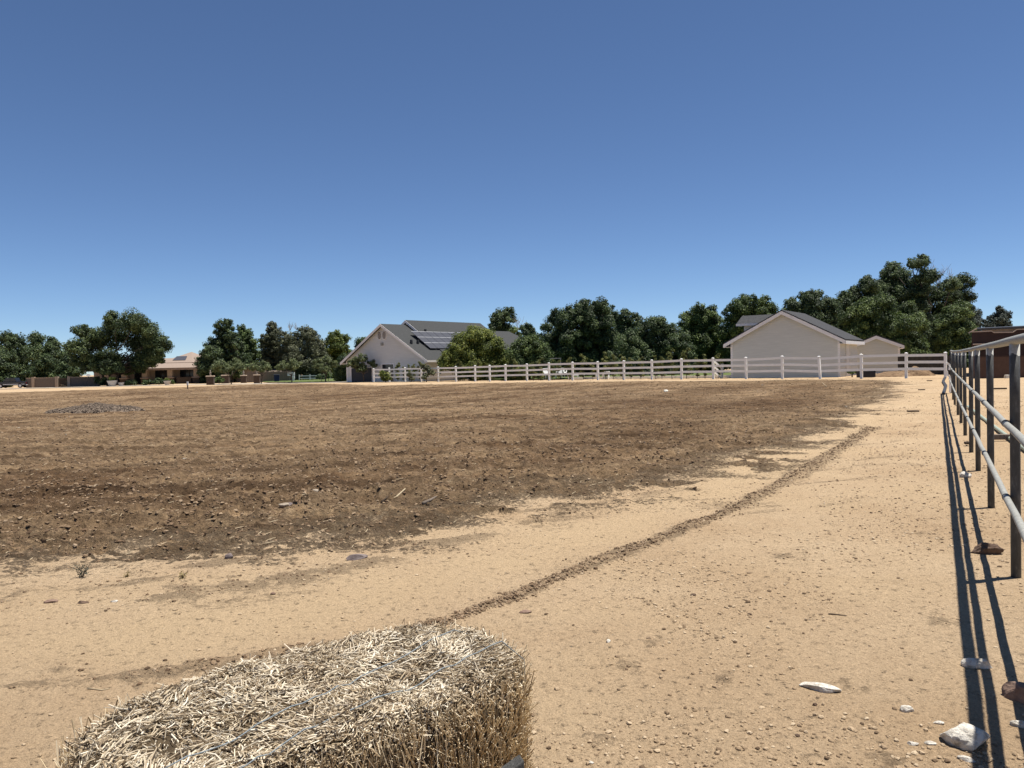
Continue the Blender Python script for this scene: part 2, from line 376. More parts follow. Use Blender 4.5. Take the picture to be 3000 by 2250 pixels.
# ------------------------------------------------------------------ layout lines on the ground
G2 = lambda L: [tuple(gz(a, b)[:2]) for a, b in L]
field_near = G2([(-500,1640),(0,1612),(250,1600),(500,1592),(700,1572),(900,1543),(1080,1540),(1250,1508),(1380,1480),(1500,1452),(1650,1440),(1800,1425),(1900,1418),(2000,1395),(2100,1360),(2200,1325),(2300,1290),(2400,1245),(2480,1205),(2540,1165),(2610,1128)])
field_far = G2([(2560,1113),(2300,1114),(2000,1117),(1500,1121),(1097,1129)])
FIELD = field_near+field_far+[(-28,92),(-40,92),(-52,88),(-62,84),(-80,80)]
ridge_l = G2([(0,2010),(150,1995),(420,1975),(700,1940),(900,1905),(1100,1870),(1330,1812),(1500,1748),(1700,1662),(1900,1590),(2100,1515),(2250,1440),(2400,1352),(2500,1290),(2560,1252)])
track_l = G2([(-300,1920),(0,1895),(600,1848),(900,1800),(1150,1735),(1500,1630),(1800,1540),(2100,1428),(2350,1318),(2480,1252),(2560,1210)])
band_l = G2([(-300,1785),(0,1745),(300,1752),(600,1738),(850,1700),(1000,1672),(1150,1628),(1350,1575),(1500,1545),(1650,1510),(1850,1480),(2100,1415)])
FL0 = np.array([-14.0, 78.5]); FL1 = np.array([23.4, 41.5])           # the white ranch fence runs along this line
def fence_pt(px):
    k = ray(px, 1100); s = k[0]/k[1]; d = FL1-FL0
    t = (s*FL0[1]-FL0[0])/(d[0]-s*d[1]); p = FL0+d*t; return p
drive_c = [(-130,112),(-100,114),(-80,115.5),(-62,115.5),(-50,113.5),(-42,110.5),(-34,104),(-27,97),(-20,88.5),(-14,81),(-9,75.5)]
PF_DIR = np.array([13.17, 23.81]); PF_DIR = PF_DIR/np.linalg.norm(PF_DIR); PF0 = np.array([3.37, 5.15])

SCUFF = []
for px, py, wv in ((2623,1712,95),(2765,1818,75),(2670,1362,70),(2682,1555,70),(2445,1460,60),(2304,1634,80),(1762,2160,85),(1880,2232,90),(2617,2224,110),(1843,1960,85),(1914,1888,60),(2560,1300,80),(2350,1870,70),(2500,2010,70),(2120,1990,70),(2000,2120,80),(420,1985,90),(180,1962,80),(700,1880,60)):
    q = gz(px, py); SCUFF.append((q[0], q[1], wv*.5*math.hypot(q[0], q[1])/F_PX))
# ------------------------------------------------------------------ ground sheet
def masks(x, y):
    r = np.hypot(x, y)
    ins = inside(x, y, FIELD); d = seg_dist(x, y, FIELD+[FIELD[0]]); sd = np.where(ins, d, -d)
    n1 = fbm(x*.55, y*.9, 3, 5, .6)-.5; n2 = fbm(x*2.2, y*3.2, 9, 4, .6)-.5
    dn = seg_dist(x, y, field_near)
    fld = sstep(-1.0, .9, sd+n1*1.9+n2*.8)
    fr = sstep(-1.9, .0, sd)*sstep(.55, .64, fbm(x*1.1, y*2.2, 21, 5, .62))*.75
    fld = np.clip(np.maximum(fld, fr*(sd < 0)), 0, 1)
    near = np.hypot(x-1, y) < 60
    db = seg_dist(x, y, band_l)
    band = np.exp(-(db/(.16+.03*r*.3))**2)*sstep(.42, .62, fbm(x*1.6, y*2.6, 31, 5, .65))
    streak = sstep(.60, .72, fbm(x*.9+y*.5, y*3.2-x*1.3, 41, 5, .6))*(sd < .2)*sstep(3.0, 1.0, -sd)*.62
    dr = seg_dist(x, y, ridge_l)+(fbm(x*1.3, y*1.3, 55, 3)-.5)*(.05+.006*r); wr = (.036+.0050*r)*(.55+.9*fbm(x*.9, y*.9, 57, 3))
    trk = np.exp(-(seg_dist(x, y, track_l)/(.30+.020*r))**2)
    rid = np.exp(-(dr/wr)**2)*(.25+.75*sstep(.32, .60, fbm(x*5, y*5, 51, 4, .6)))
    rid = rid*sstep(-2.6, .2, x+1.0)*.95+rid*.03*(x < -.9)
    pale = np.clip(sstep(.50, .70, fbm(x*.35, y*.6, 61, 4, .55))*.55+trk*.75, 0, 1)*(1-fld)
    rowp = vn(dn*1.15+fbm(x*.08, y*.08, 77, 3)*5, (x-y)*.025, 78)*.6+vn(dn*.42+fbm(x*.08, y*.08, 77, 3)*3, (x-y)*.02, 79)*.4
    dk = sstep(.52, .68, fbm(x*.10+3, y*.22, 71, 4, .6))*.75+sstep(.60, .75, fbm(x*.5, y*1.6, 75, 4, .6))*.40+sstep(.50, .72, rowp)*.85-.25
    sc_ = np.zeros_like(x); wob_ = fbm(x*6, y*6, 63, 4, .65)
    for qx, qy, qr in SCUFF: sc_ = np.maximum(sc_, np.exp(-((x-qx)**2+((y-qy)*.8)**2)/(qr*qr)))
    band = np.maximum(band, sc_*sstep(.38, .66, wob_)*.62)
    dd = seg_dist(x, y, drive_c); flat = sstep(5.0, 3.2, dd)
    return sd, fld*(1-flat), np.clip(np.maximum(np.maximum(np.minimum(rid*1.6, 1), band*.72*(1-trk)), streak*(1-trk)), 0, 1)*(1-fld), pale, np.clip(dk, 0, 1)*fld*sstep(-.3, 2.6, sd), rid, band, flat
def relief(x, y, fld, rid, band, flat):
    r = np.hypot(x, y); lod = lambda lam: sstep(2.0, 5.0, lam/(np.maximum(r, 1)*.0024))
    bil = lambda sc, s: np.abs(vn(x*sc, y*sc, s)*2-1)
    big = (fbm(x*.16, y*.22, 81, 3)-.5)*.20
    row = (vn(x*.25+y*.08, y*1.25-x*.12, 83)-.5)*.075
    cl = (1-bil(1.6, 85))**2*.060+(1-bil(3.7, 86))**2*.075*lod(.22)+(1-bil(8.5, 87))**2*.060*lod(.10)+(1-bil(19, 88))*.022*lod(.05)
    fz = (big+row+cl-.06)*fld
    sd_ = (fbm(x*.5, y*.5, 91, 3)-.5)*.05+(fbm(x*3.5, y*3.5, 92, 4, .6)-.5)*.022+(vn(x*24, y*24, 93)-.5)*.0065*lod(.04)+(vn(x*60, y*60, 94)-.5)*.0045*lod(.017)
    rz = rid*.035*(.4+1.1*fbm(x*9, y*9, 95, 3, .7))+band*.028*(fbm(x*7, y*7, 96, 4, .7))
    return (fz+sd_*(1-fld*.6)+rz)*(1-flat)
fa = np.radians(48); az = np.concatenate([np.linspace(-np.pi, -fa, 46)[:-1], np.linspace(-fa, fa, 1060), np.linspace(fa, np.pi, 46)[1:-1]])
rr = [0.02]
while rr[-1] < 1500:
    q = rr[-1]; rr.append(q*(1.5 if q < .3 else 1.08 if q < 1.3 else 1.0056 if q < 95 else 1.02 if q < 180 else 1.2))
rr = np.array(rr); na, nr = len(az), len(rr)
A, Rr = np.meshgrid(az, rr); gx = (Rr*np.sin(A)).ravel(); gy = (Rr*np.cos(A)).ravel()
sd, fm, rm, pm, dm, rid_, band_, flat_ = masks(gx, gy)
gzv = tz(gx, gy)+relief(gx, gy, fm, rid_, band_, flat_)
idx = np.arange(na*nr).reshape(nr, na); nxt = np.roll(idx, -1, axis=1)
Q = np.stack([idx[:-1], nxt[:-1], nxt[1:], idx[1:]], -1).reshape(-1, 4)
Vg = np.stack([gx, gy, gzv], -1)
ap = lambda a: a
go = mesh_np('ground', Vg, Q, M['ground'], smooth=True, attrs={'field': ap(fm), 'ridge': ap(rm), 'pale': ap(pm), 'dark': ap(dm)})
tag(go, kind='structure')
def gnd(x, y):                                                 # height of the finished ground, relief included
    x = np.atleast_1d(np.asarray(x, float)); y = np.atleast_1d(np.asarray(y, float))
    _, f, _, _, _, a, b, fl = masks(x, y); return tz(x, y)+relief(x, y, f, a, b, fl)
def g1(x, y): return float(gnd(x, y)[0])
# clods of turned earth
def scatter(n, rmin, rmax, amax=46, power=1.0):
    u = RNG.uniform(0, 1, n); r = rmin*(rmax/rmin)**(u**power); a = np.radians(RNG.uniform(-amax, amax, n))
    return r*np.sin(a), r*np.cos(a), r
x, y, r = scatter(300000, 3.2, 75)
_, f_, rm_, _, dk_, *_ = masks(x, y)
k = RNG.uniform(0, 1, len(x)) < (f_+rm_*.55)*(.25+.75*fbm(x*.35, y*.8, 101, 4, .6)**1.5*2.0)*.75; x, y, r = x[k], y[k], r[k]
R = (.0048+.016*RNG.uniform(0, 1, len(x))**4)*(1+.025*r)*np.where(f_[k] > .4, 1, .62)
V, Fc = lumps(np.stack([x, y, gnd(x, y)+R*.12], -1), R, .66, .45)
fc = RNG.uniform(0, 1, len(x)); dkv = np.repeat(np.clip(.2+.7*fc, 0, 1), 12)
mt, t, b = newmat('clod'); t.links.new(mixc(t, .7, ramp(t, attr(t, 'tint').outputs['Fac'], [(0, (0.070,0.044,0.025)), (.3, (0.156,0.101,0.061)), (.75, (0.234,0.164,0.101)), (1, (0.328,0.242,0.160))]), ramp(t, nz(t, 22, 5, .75), [(.3, (.6,.58,.56)), (.7, (1.25,1.25,1.25))]), 'MULTIPLY'), b.inputs['Base Color'])
b.inputs['Roughness'].default_value = 1; bump(t, b, nz(t, 60, 4), .6, .01); M['clod'] = mt
co = mesh_np('soil_clods', V, Fc, M['clod'], attrs={'tint': np.repeat(fc, 20)}); tag(co, 'loose brown clods of turned earth strewn over the field', 'clods', kind='stuff')
# clods on the grader ridge beside the track
L = np.array(ridge_l); seg = RNG.integers(5, len(L)-1, 5200); tt = RNG.uniform(0, 1, 5200)[:, None]; NRm = 5200
P = L[seg]*(1-tt)+L[seg+1]*tt; rd = np.hypot(P[:, 0], P[:, 1]); P = P+RNG.normal(0, 1, P.shape)*((.022+.0034*rd)*(.4+1.2*fbm(P[:, 0]*.9, P[:, 1]*.9, 57, 3)))[:, None]
R = (.0025+.010*RNG.uniform(0, 1, 5200)**4)*(1+.035*rd)
V, Fc = lumps(np.stack([P[:, 0], P[:, 1], gnd(P[:, 0], P[:, 1])+R*.3], -1), R, .8, .3)
ro = mesh_np('ridge_crumbs', V, Fc, M['clod'], attrs={'tint': np.repeat(RNG.uniform(.35, 1, 5200), 20)}); tag(ro, 'crumbs of earth along the grader ridge beside the sandy track', 'crumbs', kind='stuff')
# gravel on the sand
x, y, r = scatter(260000, 1.9, 32, 46, .8)
_, f_, *_ = masks(x, y)
k = (RNG.uniform(0, 1, len(x)) < (1-f_)*(1-.9*np.exp(-(seg_dist(x, y, track_l)/(.35+.02*r))**2))*.75*(.12+1.1*sstep(.40, .68, fbm(x*.8, y*.8, 111, 4, .6)))*(.35+.65*sstep(-1, 3, x))); x, y, r = x[k], y[k], r[k]
R = (.0018+.0092*RNG.uniform(0, 1, len(x))**7)*(1+.045*r)
V, Fc = lumps(np.stack([x, y, gnd(x, y)+R*.25], -1), R, .6, .25)
mt, t, b = newmat('gravel'); a_ = attr(t, 'tint')
t.links.new(ramp(t, a_.outputs['Fac'], [(0, (.101,.066,.039)), (.25, (.257,.183,.113)), (.7, (.37,.275,.175)), (1, (.47,.37,.25))]), b.inputs['Base Color']); b.inputs['Roughness'].default_value = .95; M['gravel'] = mt
gv = mesh_np('gravel', V, Fc, mt, attrs={'tint': np.repeat(RNG.uniform(0, 1, len(x)), 20)}); tag(gv, 'fine gravel and grit scattered over the sandy track', 'gravel', kind='stuff')
# dry straw bits on the field and sand
x, y, r = scatter(1600, 6, 40, 44); k_ = masks(x, y)[1] > .3; x, y, r = x[k_], y[k_], r[k_]; n = len(x); a = RNG.uniform(0, np.pi, n); ln = RNG.uniform(.012, .045, n)*(1+.02*r); z = gnd(x, y)+.012
dx, dy = np.cos(a)*ln, np.sin(a)*ln; wx, wy = -np.sin(a)*.0016*(1+.05*r), np.cos(a)*.0016*(1+.05*r)
V = np.stack([np.stack([x-dx-wx, y-dy-wy, z], -1), np.stack([x+dx-wx, y+dy-wy, z+.01], -1), np.stack([x+dx+wx, y+dy+wy, z+.012], -1), np.stack([x-dx+wx, y-dy+wy, z+.004], -1)], 1).reshape(-1, 3)
M['straw_bits'] = nmat('straw_bits', (0.281,0.211,0.125), (0.468,0.390,0.265), 20, .8, 0)
sb = mesh_np('straw_bits', V, np.arange(4*n).reshape(-1, 4), M['straw_bits']); tag(sb, 'pale bits of dry straw lying over the turned field', 'straw', kind='stuff')

# strips lying on the ground
def strip(name, pts, wid, mat, lift, off=0):
    P = np.array(pts, float); out = []
    for i in range(len(P)-1):
        for q in np.linspace(0, 1, 12, endpoint=False): out.append(P[i]*(1-q)+P[i+1]*q)
    out.append(P[-1]); out = np.array(out); T = np.gradient(out, axis=0); T /= np.linalg.norm(T, axis=1)[:, None]; Nn = np.stack([-T[:, 1], T[:, 0]], -1)
    k = 5; S = np.linspace(-wid/2, wid/2, k)+off
    X = out[:, None, :]+Nn[:, None, :]*S[None, :, None]; Z = tz(X[..., 0].ravel(), X[..., 1].ravel())+lift
    V = np.column_stack([X.reshape(-1, 2), Z]); n = len(out)
    Fc = [(i*k+j, i*k+j+1, (i+1)*k+j+1, (i+1)*k+j) for i in range(n-1) for j in range(k-1)]
    o = mesh_np(name, V, np.array(Fc)[:, ::-1], mat, smooth=True); tag(o, kind='structure'); return o
strip('driveway', drive_c, 4.2, M['concrete'], .035)
strip('road', [(-140,106.2),(-100,108),(-80,110.3),(-62,111)], 1.1, M['asphalt'], .03)
def lawn(name, poly, label):
    P = np.array(poly); x0, y0 = P.min(0); x1, y1 = P.max(0); n = 130
    X, Y = np.meshgrid(np.linspace(x0, x1, n), np.linspace(y0, y1, n)); ins = inside(X.ravel(), Y.ravel(), poly).reshape(n, n)
    Z = tz(X.ravel(), Y.ravel())+.10+RNG.uniform(0, .05, n*n)
    i = np.arange(n*n).reshape(n, n); ok = ins[:-1, :-1] & ins[1:, 1:] & ins[1:, :-1] & ins[:-1, 1:]
    Q = np.stack([i[:-1, :-1], i[:-1, 1:], i[1:, 1:], i[1:, :-1]], -1)[ok]
    o = mesh_np(name, np.column_stack([X.ravel(), Y.ravel(), Z]), Q, M['lawn'], smooth=True); return tag(o, label, 'lawn', kind='stuff')
lawn('lawn', [(-36,113),(-29.5,104),(-24,98.5),(-18.6,90.8),(-18.5,105),(-26,142),(-48,142)], 'green lawn between the driveway trees and the white gabled house')
lawn('lawn', [(-2,71),(6,63),(14.5,54.5),(17,57),(22,66),(24,84),(12,100),(0,100),(-4,85)], 'green lawn behind the white ranch fence under the trees')

# ================================================================== BUILDINGS
def gable_shell(root, wd, Lg, ze, rise, mats, oh=.45, ohy=.35, th=.16, z0=-.5, corner=.11, fascia=.20, wall_name='wall'):
    """w across (x), L deep (y), front gable at y=0; parts: wall, roof, corner boards, rake boards"""
    sl_ = rise/(wd/2); zr = lambda xx: ze+rise-abs(xx-wd/2)*sl_
    b = MB()
    def span(z):
        if z <= ze: return (0, wd)
        q = (z-ze)/sl_; return (q, wd-q)
    b.siding(span, (z0, ze+rise), lambda s, z, o: (s, -o, z))
    b.siding(lambda z: (0, Lg), (z0, ze), lambda s, z, o: (wd+o, s, z))
    b.siding(lambda z: (0, Lg), (z0, ze), lambda s, z, o: (-o, Lg-s, z))
    b.add([(0,Lg,z0),(wd,Lg,z0),(wd,Lg,ze),(wd/2,Lg,ze+rise),(0,Lg,ze)], [(0,4,3,2,1)])
    b.build(wall_name, mats['wall'], root)
    r = MB(); e = .012; t = th
    for sgn in (-1, 1):
        xe = -oh if sgn < 0 else wd+oh; zz = zr(xe)+t+e; zt = ze+rise+t+e
        a, bb = (xe, -ohy, zz), (wd/2, -ohy, zt); c, d = (wd/2, Lg+ohy, zt), (xe, Lg+ohy, zz)
        r.slab(*((a, bb, c, d) if sgn < 0 else (bb, a, d, c)), t*.55)
    r.build('roof', mats['roof'], root)
    f = MB()
    for sgn in (-1, 1):
        xe = -oh if sgn < 0 else wd+oh
        for yy in (-ohy-.028, ):
            A = Vector((xe, yy, zr(xe)+.06)); B = Vector((wd/2, yy, ze+rise+.06))
            f.add([(A.x, yy, A.z-fascia), (B.x, yy, B.z-fascia), (B.x, yy, B.z+.03), (A.x, yy, A.z+.03),
                   (A.x, yy+.026, A.z-fascia), (B.x, yy+.026, B.z-fascia), (B.x, yy+.026, B.z+.03), (A.x, yy+.026, A.z+.03)],
                  [(0,1,2,3),(7,6,5,4),(0,4,5,1),(2,6,7,3),(0,3,7,4),(1,5,6,2)])
        xo = xe+(-.03 if sgn < 0 else .0); f.box(xo, xo+.03, -ohy, Lg+ohy, zr(xe)-.13, zr(xe)+.075)
        f.box(min(xe, wd if sgn > 0 else 0)+.002, max(xe, wd if sgn > 0 else 0)-.002, -ohy, Lg+ohy, zr(xe)-.12, zr(xe)-.10)      # soffit
    f.build('rake_board', mats['trim'], root)
    for sx in (0, wd):
        c = MB(); c.box(sx-.03 if sx == 0 else sx-corner, sx+corner if sx == 0 else sx+.03, -.03, -.018 if False else .02, z0, ze-.02)
        c.build('corner_board', mats['trim'], root)
    return zr
GM = {'wall': M['siding'], 'roof': M['shingle_dark'], 'trim': M['trim']}
# ---- garage with dormer
ya = math.radians(-35); GZ = .40
garage = empty('garage', (15.0, 52.5, GZ), ya, 'pale clapboard garage with grey shingle roof and side dormer, close behind the white fence', 'garage')
GW, GL, GE, GR = 6.95, 5.3, 2.38, 1.83
zr = gable_shell(garage, GW, GL, GE, GR, GM, oh=.42, ohy=.30)
d = MB(); zc = 4.20-GZ; y0, y1 = 2.3, 4.3; ym = (y0+y1)/2                         # dormer on the left slope, ridge running out level with the main ridge
zt_ = GE+GR-.02
d.siding(lambda z: (0.15, min(GW/2, (z-GE)/(GR/(GW/2))+.1)) if z > GE else (.15, .2), (GE-.05, zc), lambda s, z, o: (s, y0-o, z))
d.siding(lambda z: (0, y1-y0) if z <= zc else (max(0, (z-zc)*1.9), (y1-y0)-max(0, (z-zc)*1.9)), (GE-.05, zt_-.05), lambda s, z, o: (.15-o, y1-s, z))
dw = d.build('dormer', M['siding'], garage)
d = MB(); e0 = y0-.28; e1 = y1+.28; zl = zc-.08; xl = -.30
d.slab((xl, e0, zl), (GW/2-.75, e0, zl), (GW/2-.1, ym, zt_+.14), (xl, ym, zt_+.14), .09)
d.slab((xl, ym, zt_+.14), (GW/2-.1, ym, zt_+.14), (GW/2-.75, e1, zl), (xl, e1, zl), .09)
d.build('dormer_roof', M['shingle_dark'], dw)
d = MB(); d.box(xl, GW/2-.9, e0-.03, e0-.002, zl-.17, zl-.01); d.box(xl-.03, xl-.002, e0, ym, zl-.17, zl-.01); d.build('dormer_fascia', M['trim'], dw)
d = MB(); d.box(GW+.02, GW+.045, 1.75, 2.70, -.1, 2.0); dr = d.build('door', M['siding_cool'], garage)
d = MB(); d.box(GW+.02, GW+.07, 1.62, 1.745, -.1, 2.12); d.box(GW+.02, GW+.07, 2.705, 2.83, -.1, 2.12); d.box(GW+.02, GW+.07, 1.62, 2.83, 2.005, 2.12); d.build('door_frame', M['siding_cool'], dr)
# ---- small shed
p = at(2505, 1090, 57); shed = empty('shed', (p[0]-.1, 57.0, .42), math.radians(-24), 'small pale gabled shed standing behind the right end of the garage', 'shed')
gable_shell(shed, 3.05, 3.4, 1.98, .64, GM, oh=.28, ohy=.22)
# ---- white house
hy = math.radians(-40); HZ = .10
house = empty('house', (-18.0, 84.0, HZ), hy, 'large white clapboard house with dark grey roof and solar panels', 'house')
HW = 12.4; RZ = 5.97-HZ; SLA = .57; E0 = RZ-HW/2*SLA
HM = {'wall': M['siding_cool'], 'roof': M['shingle'], 'trim': M['trim']}
b = MB()
def hspan(z): 
    return (0, HW) if z <= E0 else ((z-E0)/SLA, HW-(z-E0)/SLA)
b.siding(hspan, (-.5, RZ), lambda s, z, o: (s, -o, z), step=.14)
b.siding(lambda z: (0, 20), (-.5, E0), lambda s, z, o: (HW+o, s, z), step=.14)
b.siding(lambda z: (0, 20), (-.5, E0), lambda s, z, o: (-o, 20-s, z), step=.14)
RB = 6.45-HZ; SLB = (RB-RZ+.6+ (HW/2)*SLA-.6)/(HW/2)
gB = RB-RZ                                                                          # the little raised gable behind the first ridge
b.add([(HW/2-6, 3.48, RZ-6*SLA), (HW/2+6, 3.48, RZ-6*SLA), (HW/2, 3.48, RB)], [(0, 1, 2)])
b.add([(0,20,-.5),(HW,20,-.5),(HW,20,E0),(0,20,E0)], [(3,2,1,0)])
b.build('wall', HM['wall'], house)
r = MB(); OH = .62; zA = lambda xx: RZ+.15-abs(xx-HW/2)*SLA; zB = lambda xx: RB+.17-abs(xx-HW/2)*SLB
for s_ in (-1, 1):
    xe = -OH if s_ < 0 else HW+OH
    q = [(xe, -.4, zA(xe)), (HW/2, -.4, RZ+.15), (HW/2, 4.2, RZ+.15), (xe, 4.2, zA(xe))]
    r.slab(*(q if s_ < 0 else (q[1], q[0], q[3], q[2])), .1)
    q = [(xe, 3.15, zB(xe)), (HW/2, 3.15, RB+.17), (HW/2, 15.0, RB+.17), (xe, 15.0, zB(xe))]
    r.slab(*(q if s_ < 0 else (q[1], q[0], q[3], q[2])), .1)
rC = 5.75-HZ                                                                        # lower rear wing with a hip end
zC = lambda xx: rC-abs(xx-HW/2)*(rC-zB(HW+OH))/(HW/2+OH)
r.slab((HW/2, 14.9, rC), (HW+OH, 14.9, zC(HW+OH)), (HW+OH, 23.4, zC(HW+OH)), (HW/2, 20.2, rC), .1)
r.slab((HW/2, 20.2, rC), (HW+OH, 23.4, zC(HW+OH)), (-OH, 23.4, zC(-OH)), (HW/2-.01, 20.2, rC), .1)
r.slab((-OH, 14.9, zC(-OH)), (HW/2, 14.9, rC), (HW/2, 20.2, rC), (-OH, 23.4, zC(-OH)), .1)
roof = r.build('roof', HM['roof'], house)
f = MB()
for s_ in (-1, 1):
    xe = -OH if s_ < 0 else HW+OH
    for (yy, zf, rz_) in ((-.43, zA, RZ+.15), (3.12, zB, RB+.17)):
        A = (xe, zf(xe)); B = (HW/2, rz_)
        if yy > 0: yy = 3.05; A = (HW/2+s_*2.6, zf(HW/2+s_*2.6))
        f.add([(A[0], yy, A[1]-.30), (B[0], yy, B[1]-.30), (B[0], yy, B[1]-.02), (A[0], yy, A[1]-.02), (A[0], yy+.028, A[1]-.30), (B[0], yy+.028, B[1]-.30), (B[0], yy+.028, B[1]-.02), (A[0], yy+.028, A[1]-.02)],
              [(0,1,2,3),(7,6,5,4),(0,4,5,1),(2,6,7,3),(0,3,7,4),(1,5,6,2)])
    xo = xe-.03 if s_ < 0 else xe; f.box(xo, xo+.03, -.4, 20, zA(xe)-.22, zA(xe)-.02)
f.build('rake_board', HM['trim'], house)
def hbox(px0, px1, py_t, depth=.05, zb=-.2):                                        # an opening on the front gable, located on that wall
    pass
def on_front(px, py):                                                               # sight line to the gable plane, in house coordinates
    dd = ray(px, py); n = np.array([math.sin(hy), -math.cos(hy)]); P0 = np.array([-18.0, 84.0])
    t = n.dot(P0)/n.dot(dd[:2]); q = dd*t; u = np.array([math.cos(hy), math.sin(hy)])
    return float(u.dot(q[:2]-P0)), CAM_H+q[2]-HZ
x0, zt = on_front(1031, 1079); x1, _ = on_front(1091, 1080)
d = MB(); d.box(x0, x1, -.06, -.02, -.3, zt); gd = d.build('garage_door', M['door_navy'], house)
d = MB(); d.box(x0-.14, x0-.003, -.10, -.02, -.3, zt+.14); d.box(x1+.003, x1+.14, -.10, -.02, -.3, zt+.14); d.box(x0-.002, x1+.002, -.10, -.02, zt+.003, zt+.14); d.build('door_frame', M['trim'], gd)
for k in range(1, 4):
    pass
x0, zt = on_front(1121, 1068); x1, _ = on_front(1154, 1067)
d = MB(); d.box(x0, x1, -.055, -.02, -.3, zt); wd_ = d.build('window', M['glass_dark'], house)
d = MB(); d.box(x0-.1, x0-.003, -.09, -.02, -.3, zt+.1); d.box(x1+.003, x1+.1, -.09, -.02, -.3, zt+.1); d.box(x0-.002, x1+.002, -.09, -.02, zt+.003, zt+.1); d.build('window_frame', M['trim'], wd_)
for (px, py) in ((1113, 983), (1127, 982)):
    cx, cz = on_front(px, py); v = MB()
    P = [(cx+.30*math.cos(a), cz+.46*math.sin(a)) for a in np.linspace(0, 2*np.pi, 24, endpoint=False)]
    v.prism(P, -.07, -.02); vo = v.build('gable_vent', M['trim'], house)
    v = MB()
    for j in range(-4, 5):
        hw = .26*math.sqrt(max(0, 1-(j*.085/.42)**2)); 
        if hw > .05: v.box(cx-hw, cx+hw, -.085, -.071, cz+j*.085-.03, cz+j*.085+.03)
    v.build('louvre', M['wood_grey'], vo)
cx, cz = on_front(1120.5, 1008); v = MB(); v.box(cx-.16, cx+.16, -.12, -.02, cz-.16, cz+.14, ); v.build('wall_lamp', M['galv'], house)
for sx in (0.0, HW):
    d = MB(); d.box(sx-.03 if sx == 0 else sx-.16, sx+.16 if sx == 0 else sx+.03, -.04, .03, -.5, E0-.1); d.build('corner_board', M['trim'], house)
# solar panels on the right slope
def on_slope(px, py):
    R3 = Matrix.Rotation(hy, 3, 'Z'); dd = R3.transposed() @ Vector(ray(px, py)); c = R3.transposed() @ (Vector((0, 0, CAM_H))-Vector((-18.0, 84.0, HZ)))
    n = Vector((SLB, 0, 1)); t = (RB+.17+SLB*HW/2-n.dot(c))/n.dot(dd); return c+dd*t
TL, BL, TR = on_slope(1203, 973), on_slope(1273, 1023), on_slope(1338, 975)
print('solar', TL, BL, TR)
sn = Vector((SLB, 0, 1)).normalized(); sd_ = Vector((1, 0, -SLB)).normalized()
def panel(xs, yv, wdt, hgt):
    o = Vector((xs, yv, zB(xs)))+sn*.10; P = [o, o+sd_*hgt, o+sd_*hgt+Vector((0, wdt, 0)), o+Vector((0, wdt, 0))]
    b = MB(); b.slab(P[0], P[1], P[2], P[3], .04); po = b.build('solar_panel', M['solar'], house)
    fr = MB(); e = sn*.045; q0_ = P[0]+sn*.004; wv = Vector((0, wdt, 0))
    fr.add([q0_, q0_+sd_*.05, q0_+sd_*.05+wv, q0_+wv, q0_+sn*.01, q0_+sd_*.05+sn*.01, q0_+sd_*.05+wv+sn*.01, q0_+wv+sn*.01], [(3,2,1,0),(4,5,6,7),(0,1,5,4),(1,2,6,5),(2,3,7,6),(3,0,4,7)]); fr.build('panel_frame', M['alu'], po)
hgt = ((BL.x-TL.x)*math.sqrt(1+SLB**2))/3
for rI in range(3):
    for cI in range(9):
        panel(TL.x+rI*(BL.x-TL.x)/3, TL.y+cI*1.06, 1.02, hgt*.965)
for rI in range(2):
    for cI in range(3): panel(HW/2+1.5+rI*1.35, 16.4+cI*1.06-.0, 1.02, 1.45) if False else None
for (px, py) in ((1205, 1001), (1224, 1001), (1246, 970)):
    q = on_slope(px, py); v = MB(); v.box(q.x-.11, q.x+.11, q.y-.11, q.y+.11, zB(q.x)-.2, zB(q.x)+.2, .8); v.build('roof_vent', M['dark_metal'], house)
# ---- brown flat-roofed house beyond the pipe fence
p = at(2846, 1100, 43.5); AX = float(p[0]); ZB = .34; AY = math.radians(-31)
adobe = empty('brown_house', (AX, 43.5, ZB), AY, 'dark brown flat roofed house with stepped parapet beyond the pipe fence', 'house')
def asx(px, off=0):                                            # distance along the (offset) front wall where a sight line meets it
    k = ray(px, 1000); k = k[0]/k[1]; ox, oy = AX-math.sin(AY)*off, 43.5+math.cos(AY)*off
    return (k*oy-ox)/(math.cos(AY)-k*math.sin(AY))
def asz(px, py, off=0):
    s_ = asx(px, off); return float(at(px, py, 43.5+math.cos(AY)*off+s_*math.sin(AY))[2])-ZB
pk_ = [(2848,974),(2905,971.5),(2912,976),(2968,975),(2980,967)]
prof = [(-.12, -.4)]+[(asx(a), asz(a, c)) for a, c in pk_]+[(9, asz(2980, 967)+.05), (9, -.4)]
b = MB(); b.prism(prof, 0, 9); b.build('wall', M['adobe'], adobe)
b = MB()
for A, B in zip(prof[1:6], prof[2:7]): b.add([(A[0], -.05, A[1]+.004), (B[0], -.05, B[1]+.004), (B[0], 9.05, B[1]+.004), (A[0], 9.05, A[1]+.004), (A[0], -.05, A[1]+.06), (B[0], -.05, B[1]+.06), (B[0], 9.05, B[1]+.06), (A[0], 9.05, A[1]+.06)], [(3,2,1,0),(4,5,6,7),(0,1,5,4),(2,3,7,6),(0,4,7,3),(1,2,6,5)])
b.build('parapet_cap', M['adobe_cap'], adobe)
xa = asx(2880, 4.6); zu0 = asz(2882, 963, 4.6)
b = MB(); b.add([(xa, 4.6, 1), (xa+9, 4.6, 1), (xa+9, 4.6, zu0), (xa, 4.6, zu0), (xa, 8.9, 1), (xa+9, 8.9, 1), (xa+9, 8.9, zu0), (xa, 8.9, zu0)], [(0,1,2,3),(7,6,5,4),(0,4,5,1),(1,5,6,2),(2,6,7,3),(3,7,4,0)])
b.build('upper_wall', M['stucco'], adobe)
